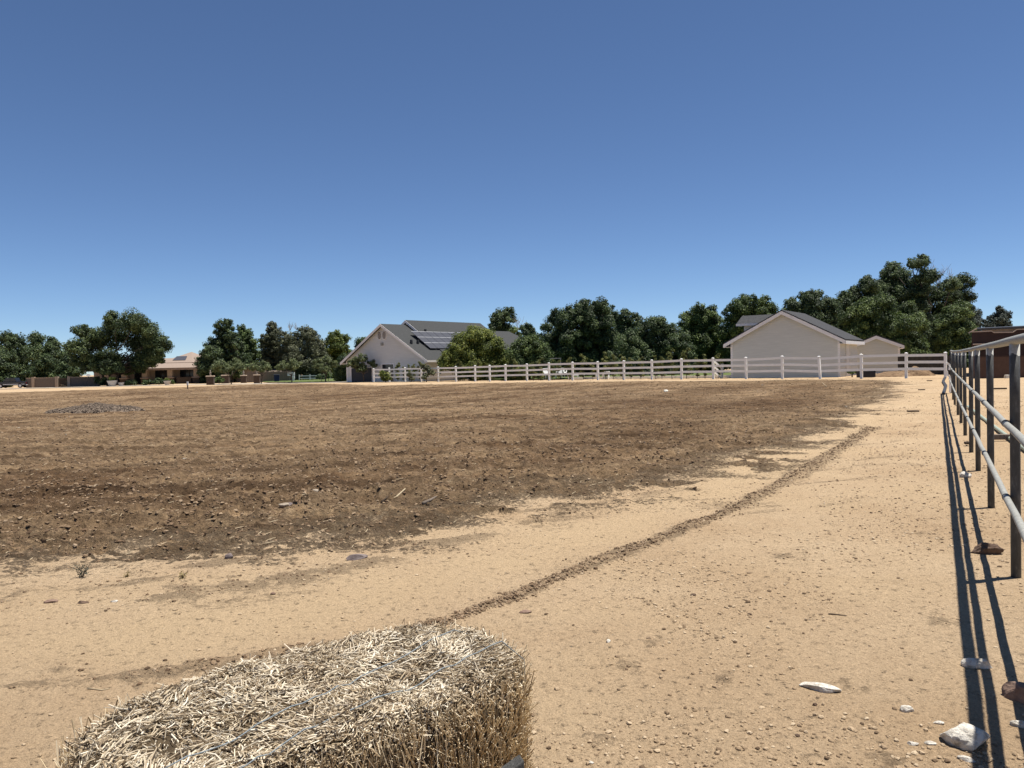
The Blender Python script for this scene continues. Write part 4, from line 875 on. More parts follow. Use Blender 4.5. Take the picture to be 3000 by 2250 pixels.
TL_ = [
 ('dark tree cut off by the left edge of the view', [(-20,1062,46),(22,1085,30),(28,1045,22),(10,1100,26)], 138, 'leaf_dark', -5, {'fill': True}),
 ('dark rounded tree farthest left behind the dark pickup', [(25,990,22),(60,1005,26),(20,1035,42),(75,1040,32),(45,1075,30)], 175, 'leaf_dark', 45, {'fill': True}),
 ('dark tree with two rounded tops left of the big spreading tree', [(105,990,21),(140,1003,20),(170,1015,20),(120,1030,36),(165,1045,32),(140,1075,28),(195,1050,20)], 172, 'leaf_dark', 130, {'fill': True}),
 ('low wide dark tree over the tan courtyard wall', [(110,1082,24),(150,1066,27),(195,1070,28),(232,1085,20),(82,1093,16),(165,1090,22),(120,1098,18)], 133, 'leaf_dark', 150, {'fill': True, 'trunk_r': .12}),
 ('big spreading green tree in front of the tile roofed house', [(240,972,24),(300,948,26),(355,942,32),(410,948,36),(448,975,28),(465,1015,26),(238,1010,32),(310,1000,44),(390,1000,48),(450,1035,28),(215,1040,24),(270,1045,30),(340,1055,34),(410,1055,30),(205,1015,16),(472,1025,12),(300,1075,20),(375,1080,18),(430,1062,24),(455,1050,22),(400,1082,14),(345,1085,16),(260,1070,24),(225,1062,20),(470,1000,20),(270,1000,26)], 121, 'leaf_big', 323, {'stems': 3, 'trunk_r': .2, 'openn': 0, 'rmul': 1.14, 'depth': .6}),
 ('tall pointed dark tree behind the first driveway tree', [(650,952,17),(674,944,14),(655,985,26),(620,1008,20),(688,985,20),(640,1035,36),(602,1040,18),(690,1035,32),(660,1070,26),(585,1052,10),(625,1062,16)], 127, 'leaf_dark', 683, {'fill': True, 'openn': .4}),
 ('dark green tree with a narrow top right of the tall pointed tree', [(706,962,14),(722,985,22),(735,1012,26),(720,1045,28),(745,1040,22)], 132, 'leaf_mid', 722, {'fill': True}),
 ('loose tree with a sparse tufted top behind the second driveway tree', [(798,952,14),(783,966,11),(806,972,14),(775,992,17),(800,1000,20),(790,1028,32),(768,1052,26),(815,1050,24)], 134, 'leaf_olive', 790, {'fill': True, 'openn': .8, 'dens': .8}),
 ('broad olive tree with bare twigs on top behind the third driveway tree', [(830,990,25),(875,978,26),(905,985,20),(850,1028,36),(900,1030,30),(878,1062,32),(845,1060,22)], 131, 'leaf_olive', 870, {'fill': True, 'twigs': [(850,968,9,28),(868,966,6,24)], 'openn': .5}),
 ('thin greyish olive tree with sky gaps left of the bright green tree', [(912,970,16),(925,990,16),(918,1015,22),(938,1010,18),(930,1050,26),(950,1045,20)], 137, 'leaf_olive', 925, {'fill': True, 'openn': .8, 'dens': .7}),
 ('bright yellow green tree left of the white house', [(985,985,22),(1010,995,18),(960,1005,18),(985,1022,27),(1015,1030,18),(965,1040,22)], 150, 'leaf_bright', 988, {'fill': True}),
 ('small dark tree peeking over the left roof edge of the white house', [(1060,1000,18),(1050,1014,12),(1074,1008,16),(1060,1030,18)], 122, 'leaf_dark', 1062, {}),
 ('dark low tree at the left corner of the white house', [(1008,1058,20),(1000,1082,20),(1024,1046,13),(1014,1090,16)], 96, 'leaf_dark', 1008, {'fill': True, 'trunk_r': .09}),
 ('round dark tree standing high behind the roof of the white house', [(1470,925,25),(1490,914,18),(1447,935,19),(1463,955,22),(1440,955,12),(1475,972,16)], 124, 'leaf_dark', 1468, {'fill': True}),
 ('small green tree beside bare twigs right of the white house', [(1504,966,14),(1520,980,10),(1512,992,14)], 115, 'leaf_mid', 1510, {'twigs': [(1522,968,10,42)], 'trunk_r': .1}),
 ('slim dark tree left of the tallest evergreen clump', [(1545,955,13),(1550,975,17),(1566,985,14),(1542,1000,16)], 100, 'leaf_dark', 1550, {'fill': True, 'trunk_r': .1}),
 ('large dense dark tree with knobbly top in the middle', [(1715,890,15),(1745,893,15),(1767,893,11),(1690,905,19),(1632,918,18),(1658,922,24),(1720,930,32),(1775,922,18),(1602,958,20),(1650,972,36),(1720,985,45),(1783,975,26),(1635,1020,36),(1715,1035,45),(1785,1030,28),(1660,1055,30),(1750,1060,30),(1600,1010,20)], 79, 'leaf_dark', 1710, {'fill': True}),
 ('dark tree just right of the large dense middle tree', [(1802,925,15),(1830,916,14),(1858,930,14),(1825,950,26),(1845,985,28),(1815,1000,28),(1830,1040,30)], 90, 'leaf_dark', 1830, {'fill': True}),
 ('broad grey green tree left of the domed tree behind the fence', [(1915,938,12),(1940,946,15),(1890,955,18),(1962,965,20),(1850,982,19),(1900,990,36),(1960,1003,30),(2005,988,20),(1860,1028,32),(1930,1040,40),(1995,1040,32),(1880,1058,24),(1965,1062,24)], 69, 'leaf_dark', 1925, {'fill': True}),
 ('domed green tree left of the garage dormer', [(2045,906,20),(2080,912,20),(2015,928,16),(2050,945,36),(2098,945,26),(2108,990,36),(2050,1000,40),(2100,1045,36),(2040,1050,36),(2075,1070,24)], 77, 'leaf_mid', 2068, {'fill': True}),
 ('tall green tree rising directly behind the garage dormer', [(2195,875,16),(2167,887,15),(2225,885,19),(2255,903,16),(2132,905,17),(2190,915,35),(2248,930,22),(2150,940,26),(2148,995,36),(2128,1050,32),(2200,970,36)], 73, 'leaf_mid', 2185, {'fill': True}),
 ('dark tree rising behind the garage ridge', [(2360,862,16),(2395,868,14),(2320,884,14),(2420,888,13),(2360,895,35),(2400,920,30),(2330,912,28),(2370,960,36)], 77, 'leaf_dark', 2370, {'fill': True}),
 ('dark tree between the garage ridge and the tallest tree', [(2537,820,17),(2555,834,14),(2508,848,16),(2470,868,18),(2518,870,27),(2448,897,22),(2500,910,36),(2558,885,28),(2480,960,36),(2540,970,36)], 79, 'leaf_dark', 2510, {'fill': True}),
 ('tallest dark tree with a long branch reaching right and dead twigs', [(2640,772,18),(2660,764,12),(2618,786,15),(2602,802,14),(2682,792,18),(2640,815,34),(2693,825,28),(2588,832,16),(2738,820,16),(2640,865,36),(2730,860,30),(2775,842,18),(2802,826,15),(2826,818,9),(2700,920,40),(2768,888,18),(2720,975,44),(2660,960,40),(2720,1030,36)], 83, 'leaf_dark', 2700, {'fill': True, 'twigs': [(2748,838,10,66),(2788,838,9,58),(2722,812,6,52)], 'trunk_r': .28}),
 ('mid green tree in front of the tallest tree, behind the small shed', [(2567,878,15),(2590,882,17),(2540,890,15),(2502,912,15),(2560,920,36),(2620,912,30),(2660,902,22),(2690,930,22),(2520,958,27),(2600,968,44),(2675,972,38),(2690,1018,34),(2620,1028,36),(2580,1010,34),(2650,1050,28)], 67, 'leaf_mid', 2620, {'fill': True}),
 ('leafy green tree at the right end of the tree line', [(2810,902,12),(2782,912,12),(2800,935,26),(2760,960,30),(2818,980,22),(2770,1010,30),(2818,1028,18),(2790,1045,20)], 74, 'leaf_mid', 2790, {'fill': True, 'trunk_r': .14}),
 ('distant grey green trees beyond the brown house', [(2850,920,18),(2880,914,16),(2912,907,11),(2935,925,17),(2900,937,25),(2955,947,12),(2840,950,18),(2925,955,22),(2870,965,24)], 150, 'leaf_grey', 2890, {'fill': True}),
 ('round yellow green bush tree in front of the solar panels', [(1390,982,30),(1428,985,28),(1352,998,30),(1458,1010,27),(1328,1030,28),(1395,1020,44),(1445,1043,32),(1345,1052,28),(1400,1062,34),(1308,1045,16),(1476,1035,14),(1375,1035,40),(1420,1015,40)], 74, 'leaf_yellow', 1392, {'fill': True, 'trunk_r': .12, 'sub': 20, 'depth': .45}),
 ('smaller round green tree right of the yellow green bush tree', [(1536,1000,21),(1560,996,18),(1588,1015,19),(1512,1020,18),(1550,1035,28),(1588,1045,19),(1516,1050,18),(1555,1062,20)], 69.5, 'leaf_mid', 1552, {'fill': True, 'trunk_r': .1, 'sub': 20, 'depth': .45}),
]
for lab, lobes, Y, leaf, base, kw in TL_: tree(lab, lobes, Y, leaf, base, **kw)
RW = [('first driveway tree from the left, widest flat crown', [(653,1073,22),(678,1066,18),(702,1075,19),(638,1082,12),(675,1082,16),(715,1078,9)], 106, 677),
      ('second driveway tree from the left, small light crown', [(745,1074,15),(765,1068,13),(782,1076,14),(764,1082,11)], 104, 763),
      ('third driveway tree from the left, beside the blue bin', [(828,1070,16),(852,1060,12),(872,1070,15),(815,1077,10),(850,1078,14)], 101, 852),
      ('fourth driveway tree from the left, taller greyish crown', [(932,1066,17),(955,1053,15),(974,1068,14),(945,1082,12),(962,1080,11)], 94, 953),
      ('driveway tree standing before the dark garage door of the white house', [(1033,1066,18),(1064,1050,17),(1086,1064,19),(1060,1076,18),(1045,1056,13),(1100,1072,9)], 80.5, 1066)]
for lab, lobes, Y, base in RW: tree(lab, lobes, Y, 'leaf_small', base, name='young_tree', group='young trees along the driveway', trunk_r=.075, openn=.6, dens=.9, sf=.9, depth=1.0)
def shrub(label, lobes, Y, leaf, group=None, name='shrub', cat='shrub', **kw): return tree(label, lobes, Y, leaf, None, cat, name, group=group, trunk_r=.04, depth=.6, **kw)
SH = [('dark mound shrub before the porch, left one', [(375,1122,9),(392,1121,9)], 118, 'leaf_dark'), ('dark mound shrub before the porch, middle one', [(428,1119,10),(445,1117,9)], 118, 'leaf_dark'),
      ('dark mound shrub before the porch, right one', [(462,1117,11),(474,1119,8)], 118, 'leaf_dark'), ('small shrub before the porch wall', [(502,1119,7)], 118, 'leaf_mid'),
      ('dark shrub at the foot of the big spreading tree', [(292,1118,12),(305,1112,10),(285,1110,9)], 120, 'leaf_dark'),
      ('grey green shrub between the entrance pillars', [(635,1114,7),(650,1114,8),(642,1110,7)], 111, 'leaf_mid'), ('clipped round bush behind the fourth driveway tree', [(963,1099,11)], 103, 'leaf_mid'),
      ('clipped round bush beside the house corner', [(990,1098,13),(1000,1099,9)], 101, 'leaf_mid'), ('low dark bush under the olive tree', [(935,1103,9),(948,1105,9)], 108, 'leaf_dark'),
      ('green shrub at the back corner of the garage', [(2488,1089,8),(2503,1089,8)], 47.5, 'leaf_mid'), ('tall shrub against the white house behind the fence', [(1120,1094,10),(1132,1098,11),(1124,1110,10),(1140,1106,9)], 75.5, 'leaf_yellow'),
      ('leafy shrub at the right corner of the white house', [(1240,1074,8),(1252,1080,9),(1262,1092,12),(1246,1100,10)], 71.5, 'leaf_olive'), ('dark green shrub against the wall of the white house', [(1200,1098,9),(1206,1110,8)], 73.5, 'leaf_olive')]
for lab, lobes, Y, leaf in SH: shrub(lab, lobes, Y, leaf)
# row of saplings behind the ranch fence
protos = []
for v in range(4):
    root = empty('sapling', (0, -500-v*10, 0)); b = MB(); limb(b, (0,0,-.1), (0,0,1.7), .022, .01, 5, .01, 5); b.build('stem', M['bark'], root)
    L = [(np.array([RNG.uniform(-.16, .16), RNG.uniform(-.16, .16), z]), r_) for z, r_ in ((.35, .22), (.62, .25), (.95, .30), (1.25, .30), (1.52, .26), (1.78, .17))]
    V, Fc, T = crown_arrays(L, 62, 1.0, .85, 8, .4); mesh_np('foliage', V, Fc, M['leaf_sapling'], root, attrs={'tint': T}); protos.append(root)
kids = {o: [c for c in D.objects if c.parent == o] for o in protos}
nrm = np.array([-fdir[1], fdir[0]])
spx = [1150,1168,1182,1197,1214,1231,1270,1303,1318,1345,1370,1392,1414,1440,1466,1498,1526,1550,1574,1592,1622,1643,1675,1700,1732,1754,1783,1815,1842,1877,1902,1938,1970,2012,2035,2066]
used = set()
for i, px in enumerate(spx):
    q = fence_pt(px); off = random.uniform(1.2, 1.9) if px > 1290 else random.uniform(.5, .8); q = q+nrm*off; p_ = protos[(i*3+i//4) % 4]
    if p_ not in used: used.add(p_); o = p_
    else:
        o = p_.copy(); COL.objects.link(o)
        for c in kids[p_]: k = c.copy(); COL.objects.link(k); k.parent = o
    o.location = (q[0], q[1], t1(*q)); s_ = random.uniform(.78, 1.18); o.scale = (s_, s_, s_*random.uniform(.9, 1.1)); o.rotation_euler = (0, 0, random.uniform(0, 6.28))
    tag(o, 'young sapling in the planted row just behind the white ranch fence', 'sapling', 'saplings behind the ranch fence')

# ================================================================== YARD THINGS BEHIND THE FENCE
def chair(px, Y, rz, lab):
    q = at(px, 1100, Y); z = t1(q[0], Y); o = empty('patio_chair', (q[0], Y, z), rz, lab, 'chair', 'white patio chairs')
    b = MB(); b.box(-.28, .28, -.28, .28, .40, .46); b.build('seat', M['white_vinyl'], o, bevel=.01)
    b = MB(); b.add([(-.28,.27,.47),(.28,.27,.47),(.28,.42,1.0),(-.28,.42,1.0),(-.28,.31,.46),(.28,.31,.46),(.28,.46,1.0),(-.28,.46,1.0)], [(0,1,2,3),(7,6,5,4),(0,4,5,1),(1,5,6,2),(2,6,7,3),(3,7,4,0)]); b.build('backrest', M['white_vinyl'], o)
    for sx in (-1, 1):
        for sy in (-1, 1): b = MB(); b.box(sx*.25-.025, sx*.25+.025, sy*.25-.025, sy*.25+.025, 0, .398); b.build('leg', M['white_vinyl'], o)
chair(1604, 67, .3, 'leftmost white patio chair behind the fence'); chair(1637, 67, -.2, 'middle white patio chair behind the fence'); chair(1666, 66.5, .9, 'rightmost white patio chair behind the fence')
def bench(px0, px1, Y, h, lab):
    a, c = at(px0, 1100, Y), at(px1, 1100, Y); z = t1(a[0], Y); o = empty('white_bench', (a[0], Y, z), -.35, lab, 'bench', 'white benches behind the fence'); L_ = c[0]-a[0]
    b = MB(); b.box(0, L_, -.22, .22, h-.07, h); b.build('seat', M['white_vinyl'], o, bevel=.01)
    for x in (.06, L_-.14): b = MB(); b.box(x, x+.08, -.2, .2, 0, h-.072); b.build('leg', M['white_vinyl'], o)
    b = MB(); b.box(.15, L_-.15, -.02, .02, .1, .2); b.build('stretcher', M['white_vinyl'], o)
bench(1664, 1699, 64.5, .40, 'long low white bench behind the fence, leftmost of the three'); bench(1706, 1752, 63, .48, 'long white bench behind the fence, middle of the three')
bench(1764, 1786, 61.5, .62, 'short tall white bench behind the fence, rightmost of the three')
A = at(1643, 1100, 68); zt = at(1643, 1051, 68)[2]-t1(A[0], 68); o = empty('frame_stand', (A[0], 68, t1(A[0], 68)), 0, 'thin grey post with a horizontal bar in front of the large dark tree', 'frame')
b = MB(); b.tube([(0,0,-.1), (0,0,zt)], .04, 8); b.build('post', M['galv'], o); b = MB(); b.bar((-.95,0,zt+.04), (.05,0,zt+.04), .07, .08); b.build('bar', M['galv'], o)
P = [fence_pt(q)+nrm*3.2 for q in (1600, 1700, 1800, 1900, 2000, 2090)]; b = MB()
for i in range(5): b.bar((*P[i], t1(*P[i])+.10), (*P[i+1], t1(*P[i+1])+.10), .16, .16)
o = b.build('lawn_kerb', M['white_vinyl']); tag(o, 'white edging kerb between the saplings and the lawn', 'kerb', kind='structure')
q = at(2537, 1090, 46.5); z = t1(q[0], 46.5); o = empty('storage_bin', (q[0], 46.5, z), .3, 'dark storage bin with a lid beside the small shed', 'bin')
b = MB(); b.box(-.45, .45, -.3, .3, 0, .45); b.build('body', M['door_navy'], o, bevel=.02); b = MB(); b.box(-.48, .48, -.33, .33, .453, .51); b.build('lid', M['rubber'], o, bevel=.02)

# ================================================================== STREET SIDE THINGS AT FAR LEFT
q = at(38, 1133, 122); cz_ = t1(q[0], 122)+.06; car = empty('pickup_truck', (q[0], 122, cz_), .12, 'dark pickup truck parked before the trees at the far left', 'truck')
b = MB(); b.prism([(-2.6,.45),(-2.6,.95),(-2.5,1.02),(-1.35,1.08),(-.95,1.12),(2.55,1.12),(2.62,1.05),(2.62,.45)], -.92, .92); body = b.build('body', M['car_paint'], car, bevel=.05)
b = MB(); b.prism([(-1.35,1.122),(-.75,1.78),(.75,1.80),(1.0,1.122)], -.80, .80); b.build('cabin', M['car_paint'], car, bevel=.05)
b = MB(); b.prism([(-1.05,1.18),(-.65,1.68),(-.05,1.70),(-.05,1.18)], -.825, -.802); b.prism([(.05,1.18),(.05,1.70),(.62,1.70),(.80,1.18)], -.825, -.802); b.build('side_window', M['glass_dark'], car)
b = MB(); b.prism([(1.02,1.16),(.80,1.68),(.78,1.68),(.99,1.16)], -.6, .6); 
for x in (-1.65, 1.65):
    for sy in (-1, 1):
        b = MB(); b.tube([(x, sy*.72, .38), (x, sy*.95, .38)], .38, 20); wh = b.build('wheel', M['rubber'], car); b = MB(); b.tube([(x, sy*.951, .38), (x, sy*.965, .38)], .22, 16); b.build('rim', M['alu'], wh)
b = MB(); b.box(2.62, 2.74, -.92, .92, .42, .62); b.box(-2.74, -2.61, -.92, .92, .42, .62); b.build('bumper', M['alu'], car, bevel=.02)
b = MB(); b.box(-1.2, 2.4, -.945, -.922, .60, .70); b.build('side_trim', M['alu'], car)
for sy in (-.9, .72): b = MB(); b.box(2.622, 2.64, sy, sy+.18, .72, 1.02); b.build('tail_light', nmat('tail', (.16,.01,.01), (.2,.015,.012), 3, .3, 0), car)
q = at(255, 1133, 117); z = t1(q[0], 117); zt = float(at(261, 1099, 117)[2])-z; o = empty('round_sign', (q[0], 117, z), 0, 'white oval sign on a thin dark pole before the tan wall', 'sign')
b = MB(); b.tube([(0,0,-.2), (.25,0,zt-.1)], .03, 8); b.build('pole', M['dark_metal'], o)
b = MB(); P = [(.3+.34*math.cos(a), zt+.18*math.sin(a)) for a in np.linspace(0, 2*np.pi, 24, endpoint=False)]; b.prism(P, -.07, -.03); b.build('sign_plate', M['white_vinyl'], o)
q = gz(550, 1139); o = empty('marker_post', (q[0], q[1], g1(q[0], q[1])), 0, 'short white marker post standing at the far left edge of the field', 'post')
k = float(q[1])/F_PX; b = MB(); b.box(-.045, .045, -.03, .03, -.2, 22*k*.55); b.build('stake', M['wood_grey'], o); b = MB(); b.box(-.08, .08, -.05, .05, 22*k*.55+.003, 22*k, .85); b.build('cap', M['white_vinyl'], o, bevel=.01)
def pot(px, py, Y, s_, lab, plant):
    q = at(px, py, Y); z = t1(q[0], Y); o = empty('planter', (q[0], Y, z), 0, lab, 'planter', 'planters before the tile roofed house')
    b = MB(); b.lathe([(.38*s_, 0), (.5*s_, .1*s_), (.62*s_, .5*s_), (.75*s_, .82*s_), (.8*s_, .9*s_), (.66*s_, .9*s_), (.6*s_, .8*s_)], 18); b.build('pot', M['terracotta'], o, smooth=True)
    if plant:
        V, Fc, T = crown_arrays([(np.array([0, 0, 1.25*s_]), .55*s_), (np.array([.35*s_, 0, 1.1*s_]), .4*s_), (np.array([-.35*s_, 0, 1.1*s_]), .4*s_)], 118, .8, .7, 6, .4); mesh_np('foliage', V, Fc, M['leaf_bright'], o, attrs={'tint': T})
pot(329, 1131, 116.5, .95, 'large white planter with a light green plant under the big tree', True); pot(355, 1130, 117, .6, 'small white urn beside the large planter', False); pot(490, 1124, 117, .7, 'white planter with a small plant before the porch column', True)

car.scale = (.88, .88, .88)
# ================================================================== STRAW BALE
BC = np.array([-.540, 2.125]); BA = math.radians(40); BL, BW, BH = 1.24, .66, .62
bale = empty('straw_bale', (BC[0], BC[1], t1(*BC)), BA, 'weathered straw bale tied with blue twine in the foreground', 'straw bale')
def outline(a, k=1.0):
    n = 3.6; c, s = np.cos(a), np.sin(a); r = (np.abs(c/(BL/2))**n+np.abs(s/(BW/2))**n)**(-1/n)
    x, y = r*c, r*s
    cut = np.maximum(0, x/(BL/2)-y/(BW/2)-1.32); f = 1-cut*.3                     # worn near corner
    return x*f*k, y*f*k
NA, NZ = 180, 26; aa = np.linspace(0, 2*np.pi, NA, endpoint=False); rows = []
zs = np.linspace(0, BH-.07, NZ-8)
for z in zs: rows.append((1.0-.02*math.sin(z*9), z))
for k in range(1, 9):
    t_ = k/8*math.pi/2; rows.append((1-.075*(1-math.cos(t_))*2.2, BH-.07+.065*math.sin(t_)))
Vb = []
for k, z in rows:
    x, y = outline(aa, k); nb = (fbm(x*14+40, y*14+z*16, 7, 3)-.5)*.03; Vb.append(np.stack([x*(1+nb), y*(1+nb), np.full(NA, z)+(fbm(x*7, y*7, 8, 3)-.5)*.03], -1))
for k in (.6, .3, .01):
    x, y = outline(aa, k*.83); Vb.append(np.stack([x, y, BH-.004+(fbm(x*7, y*7, 8, 3)-.5)*.03], -1))
NR = len(Vb); Vb = np.vstack(Vb); i = np.arange(NR*NA).reshape(NR, NA); j = np.roll(i, -1, 1)
mesh_np('bale_core', Vb, np.stack([i[:-1], j[:-1], j[1:], i[1:]], -1).reshape(-1, 4), M['straw_core'], bale, smooth=True)
def straws(P, Dv, Ln, Wd, tint, side, name, parent):
    n = len(P); Dv = Dv/np.linalg.norm(Dv, axis=1)[:, None]; a = np.cross(Dv, RNG.normal(0, 1, (n, 3))); a /= np.linalg.norm(a, axis=1)[:, None]; b = np.cross(Dv, a)
    bend = RNG.normal(0, .10, n)[:, None]*a*Ln[:, None]; V = []
    for u, w_ in ((-.5, .85), (0, 1.0), (.5, .8)):
        c = P+Dv*(u*Ln)[:, None]+bend*(1-4*u*u)
        for k in range(4):
            t_ = math.pi/2*k; V.append(c+(a*math.cos(t_)+b*math.sin(t_)*.6)*(Wd*w_/2)[:, None])
    V = np.stack(V, 1).reshape(-1, 3); base = (np.arange(n)*12)[:, None, None]; f = []
    for r_ in range(2):
        for k in range(4): f.append((r_*4+k, r_*4+(k+1) % 4, r_*4+4+(k+1) % 4, r_*4+4+k))
    f += [(3,2,1,0), (8,9,10,11)]
    Fc = (np.array(f)[None]+base).reshape(-1, 4)
    o = mesh_np(name, V, Fc, M['straw'], parent, attrs={'tint': np.repeat(tint, 12), 'side': np.repeat(side, 12)}); o['kind'] = 'stuff'; return o
n = 26000; a = RNG.uniform(0, 2*np.pi, n); k = np.sqrt(RNG.uniform(0, 1, n))*.99; x, y = outline(a, k)
edge = sstep(.86, 1.0, k); z = BH+(fbm(x*7, y*7, 8, 3)-.5)*.034+(fbm(x*16, y*16, 18, 2)-.5)*.03-edge**2*.055+RNG.uniform(-.016, .010, n)
flow = fbm(x*5, y*5, 28, 3)*9; th = np.where(RNG.uniform(0, 1, n) < .5, flow, RNG.uniform(0, 6.28, n)); up = np.abs(RNG.normal(0, .38, n))+edge*.15
Dv = np.stack([np.cos(th)+np.cos(a)*edge*.9, np.sin(th)+np.sin(a)*edge*.9, up], -1)
Ln = RNG.uniform(.012, .044, n)*(1+(RNG.uniform(0, 1, n) < .09)*1.4); Wd = RNG.uniform(.0020, .0050, n)
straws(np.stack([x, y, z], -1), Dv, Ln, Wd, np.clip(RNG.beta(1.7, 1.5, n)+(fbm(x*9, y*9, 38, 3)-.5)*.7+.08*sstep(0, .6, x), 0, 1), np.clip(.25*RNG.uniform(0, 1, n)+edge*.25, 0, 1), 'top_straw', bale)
n = 26000; a = RNG.uniform(0, 2*np.pi, n); zz = RNG.uniform(.0, BH-.015, n); kk = 1.0-.11*sstep(BH-.08, BH, zz)**1.5+RNG.uniform(-.012, .02, n)
x, y = outline(a, kk); crease = np.abs(np.sin(x*2*np.pi/.26+.7+.5*np.sin(zz*9)))**.35
nx, ny = np.cos(a), np.sin(a); tng = np.stack([-ny, nx], -1); sl_ = RNG.normal(-.18, .34, n)+(fbm(x*3, zz*3, 48, 2)-.5)*1.6; ot = RNG.normal(.08, .22, n)
mess = RNG.uniform(0, 1, n) < .22+.6*sstep(BH-.20, BH-.03, zz)
Dv = np.stack([tng[:, 0]*sl_+nx*ot, tng[:, 1]*sl_+ny*ot, np.full(n, 1.0)], -1); Dv[mess] = RNG.normal(0, 1, (mess.sum(), 3))+np.stack([nx, ny, 0*nx], -1)[mess]*.5
Ln = np.where(mess, RNG.uniform(.02, .06, n), RNG.uniform(.06, .21, n)*np.clip((BH-zz)/.15+.25, .3, 1)); Wd = RNG.uniform(.0018, .0044, n)
k = crease > RNG.uniform(0, .75, n)
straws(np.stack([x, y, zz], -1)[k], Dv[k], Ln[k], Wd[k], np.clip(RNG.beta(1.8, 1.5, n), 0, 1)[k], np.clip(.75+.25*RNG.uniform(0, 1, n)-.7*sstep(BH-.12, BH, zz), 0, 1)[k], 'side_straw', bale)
n = 420; a = RNG.uniform(-.6, 3.6, n); x, y = outline(a, .97); zz = BH-.03+RNG.uniform(-.25, .02, n)*RNG.uniform(0, 1, n)      # stalks standing out from the rim
Dv = np.stack([np.cos(a)+RNG.normal(0, .4, n), np.sin(a)+RNG.normal(0, .4, n), RNG.uniform(-.2, 1.0, n)], -1)
straws(np.stack([x, y, zz], -1), Dv, RNG.uniform(.03, .085, n), RNG.uniform(.0025, .005, n), RNG.beta(1.6, 1.5, n), RNG.uniform(.1, .7, n), 'loose_stalks', bale)
Rb = np.array([[math.cos(BA), -math.sin(BA)], [math.sin(BA), math.cos(BA)]])
for pa, pb in (((620,2300), (1470,1900)), ((480,2280), (1330,1868))):
    Pw = [np.array(gz(*(np.array(pa)*(1-u)+np.array(pb)*u), z0=BH)) for u in np.linspace(0, 1, 26)]; P = []
    for q in Pw:
        l = Rb.T @ (q[:2]-BC); kk = max(abs(l[0])/(BL/2), abs(l[1])/(BW/2)); dip = .10*max(0, kk-.86)
        P.append((l[0], l[1], BH+.021-dip+(fbm(l[0]*7, l[1]*7, 8, 3)-.5)*.034+random.uniform(-.007, .005)))
    def kx(q):
        a_ = math.atan2(q[1], q[0]); ox, oy = outline(np.array([a_]), 1.0); return math.hypot(q[0], q[1])/math.hypot(ox[0], oy[0])
    P = [q for q in P if kx(q) < .985]; e = np.array(P[-1]); o_ = 1.03/kx(e)
    P += [(e[0]*o_, e[1]*o_, BH-.05), (e[0]*o_*1.01, e[1]*o_*1.01, BH-.2), (e[0]*o_*1.01, e[1]*o_*1.01, .05)]
    b = MB(); b.tube(P, .0017, 6); b.build('twine', M['twine'], bale, smooth=True)
# dark gritty slab leaning at the bale's front corner
q = at(1470, 2232, 1.80); s = empty('rubber_slab', (q[0], q[1], t1(q[0], q[1])), math.radians(24), 'dark grey gritty slab leaning at the front corner of the straw bale', 'slab')
zt = float(at(1545, 2212, 1.80)[2]); hw = .062; b = MB(); b.add([(-.13,-.05,0),(.055,-.05,0),(.055,-.01,zt-.02),(-.13,-.01,zt-.10),(-.13,-.02,0),(.055,-.02,0),(.055,.02,zt-.016),(-.13,.02,zt-.096)], [(0,1,2,3),(7,6,5,4),(0,4,5,1),(1,5,6,2),(2,6,7,3),(3,7,4,0)])
b.build('slab_body', M['mat_grey'], s, bevel=.004)

# ================================================================== STONES, STICKS, MOUNDS, WEEDS
def rock(px, py, wpx, mat, lab, hr=.5, dr=.65, rz=None, group=None, name='stone', seed=None, sharp=.11, lift=.30, cat='stone'):
    q = gz(px, py); dist = math.sqrt(q[0]**2+q[1]**2+CAM_H**2); wm = wpx*dist/F_PX
    rg = np.random.default_rng(seed if seed is not None else int(px*7+py)); V = ICO3[0].copy()
    for _ in range(9):                                         # chop flat facets
        nn = rg.normal(0, 1, 3); nn /= np.linalg.norm(nn); dcut = rg.uniform(.6, .88); h = V @ nn; V -= np.outer(np.maximum(0, h-dcut), nn)
    V *= (1+(fbm(V[:, 0]*2.2+px, V[:, 1]*2.2+V[:, 2]*1.7, int(px) % 97, 4, .6)-.5)*sharp*2)[:, None]
    V = V*np.array([wm/2, wm/2*dr, wm/2*hr]); V[:, 2] += wm/2*hr*lift
    o = mesh_np(name, V, ICO3[1], mat, loc=(q[0], q[1], g1(q[0], q[1])), smooth=False)
    o.rotation_euler = (rg.uniform(-.08, .08), rg.uniform(-.08, .08), rg.uniform(-.4, .4) if rz is None else rz); return tag(o, lab, cat, group)
ps, gs, bs, ds = M['pale_stone'], M['grey_stone'], M['brown_stone'], M['dark_brick']
rock(2826, 2176, 112, ps, 'large white rock beside the fence shadow near the bottom right corner', .60, .72, -.6, lift=.3)
rock(2402, 2020, 98, ps, 'flat elongated white stone alone on the sand left of the fence shadow', .22, .42, -.45, lift=.3)
rock(2655, 2084, 36, ps, 'small white stone midway between the flat stone and the large white rock', .6, .6, -.5)
rock(2832, 2226, 42, ps, 'small white stone touching the front of the large white rock', .4, .5, -.6)
rock(2864, 1950, 74, ps, 'white rock lying across the pipe fence shadow', .5, .55, -.2)
rock(2990, 2052, 84, bs, 'reddish brown rock at the right edge beside the pipe fence', .75, .6, -.8)
rock(2992, 2128, 46, ps, 'small pale stone at the right edge in front of the reddish rock', .5, .6, -.6)
rock(2829, 1402, 30, ps, 'white stone on the innermost fence rail shadow', .8, .8, .3)
rock(2888, 1618, 74, ds, 'dark broken brick lying left of the nearest pipe post', .50, .5, -.25, sharp=.28, name='broken_brick', cat='brick')
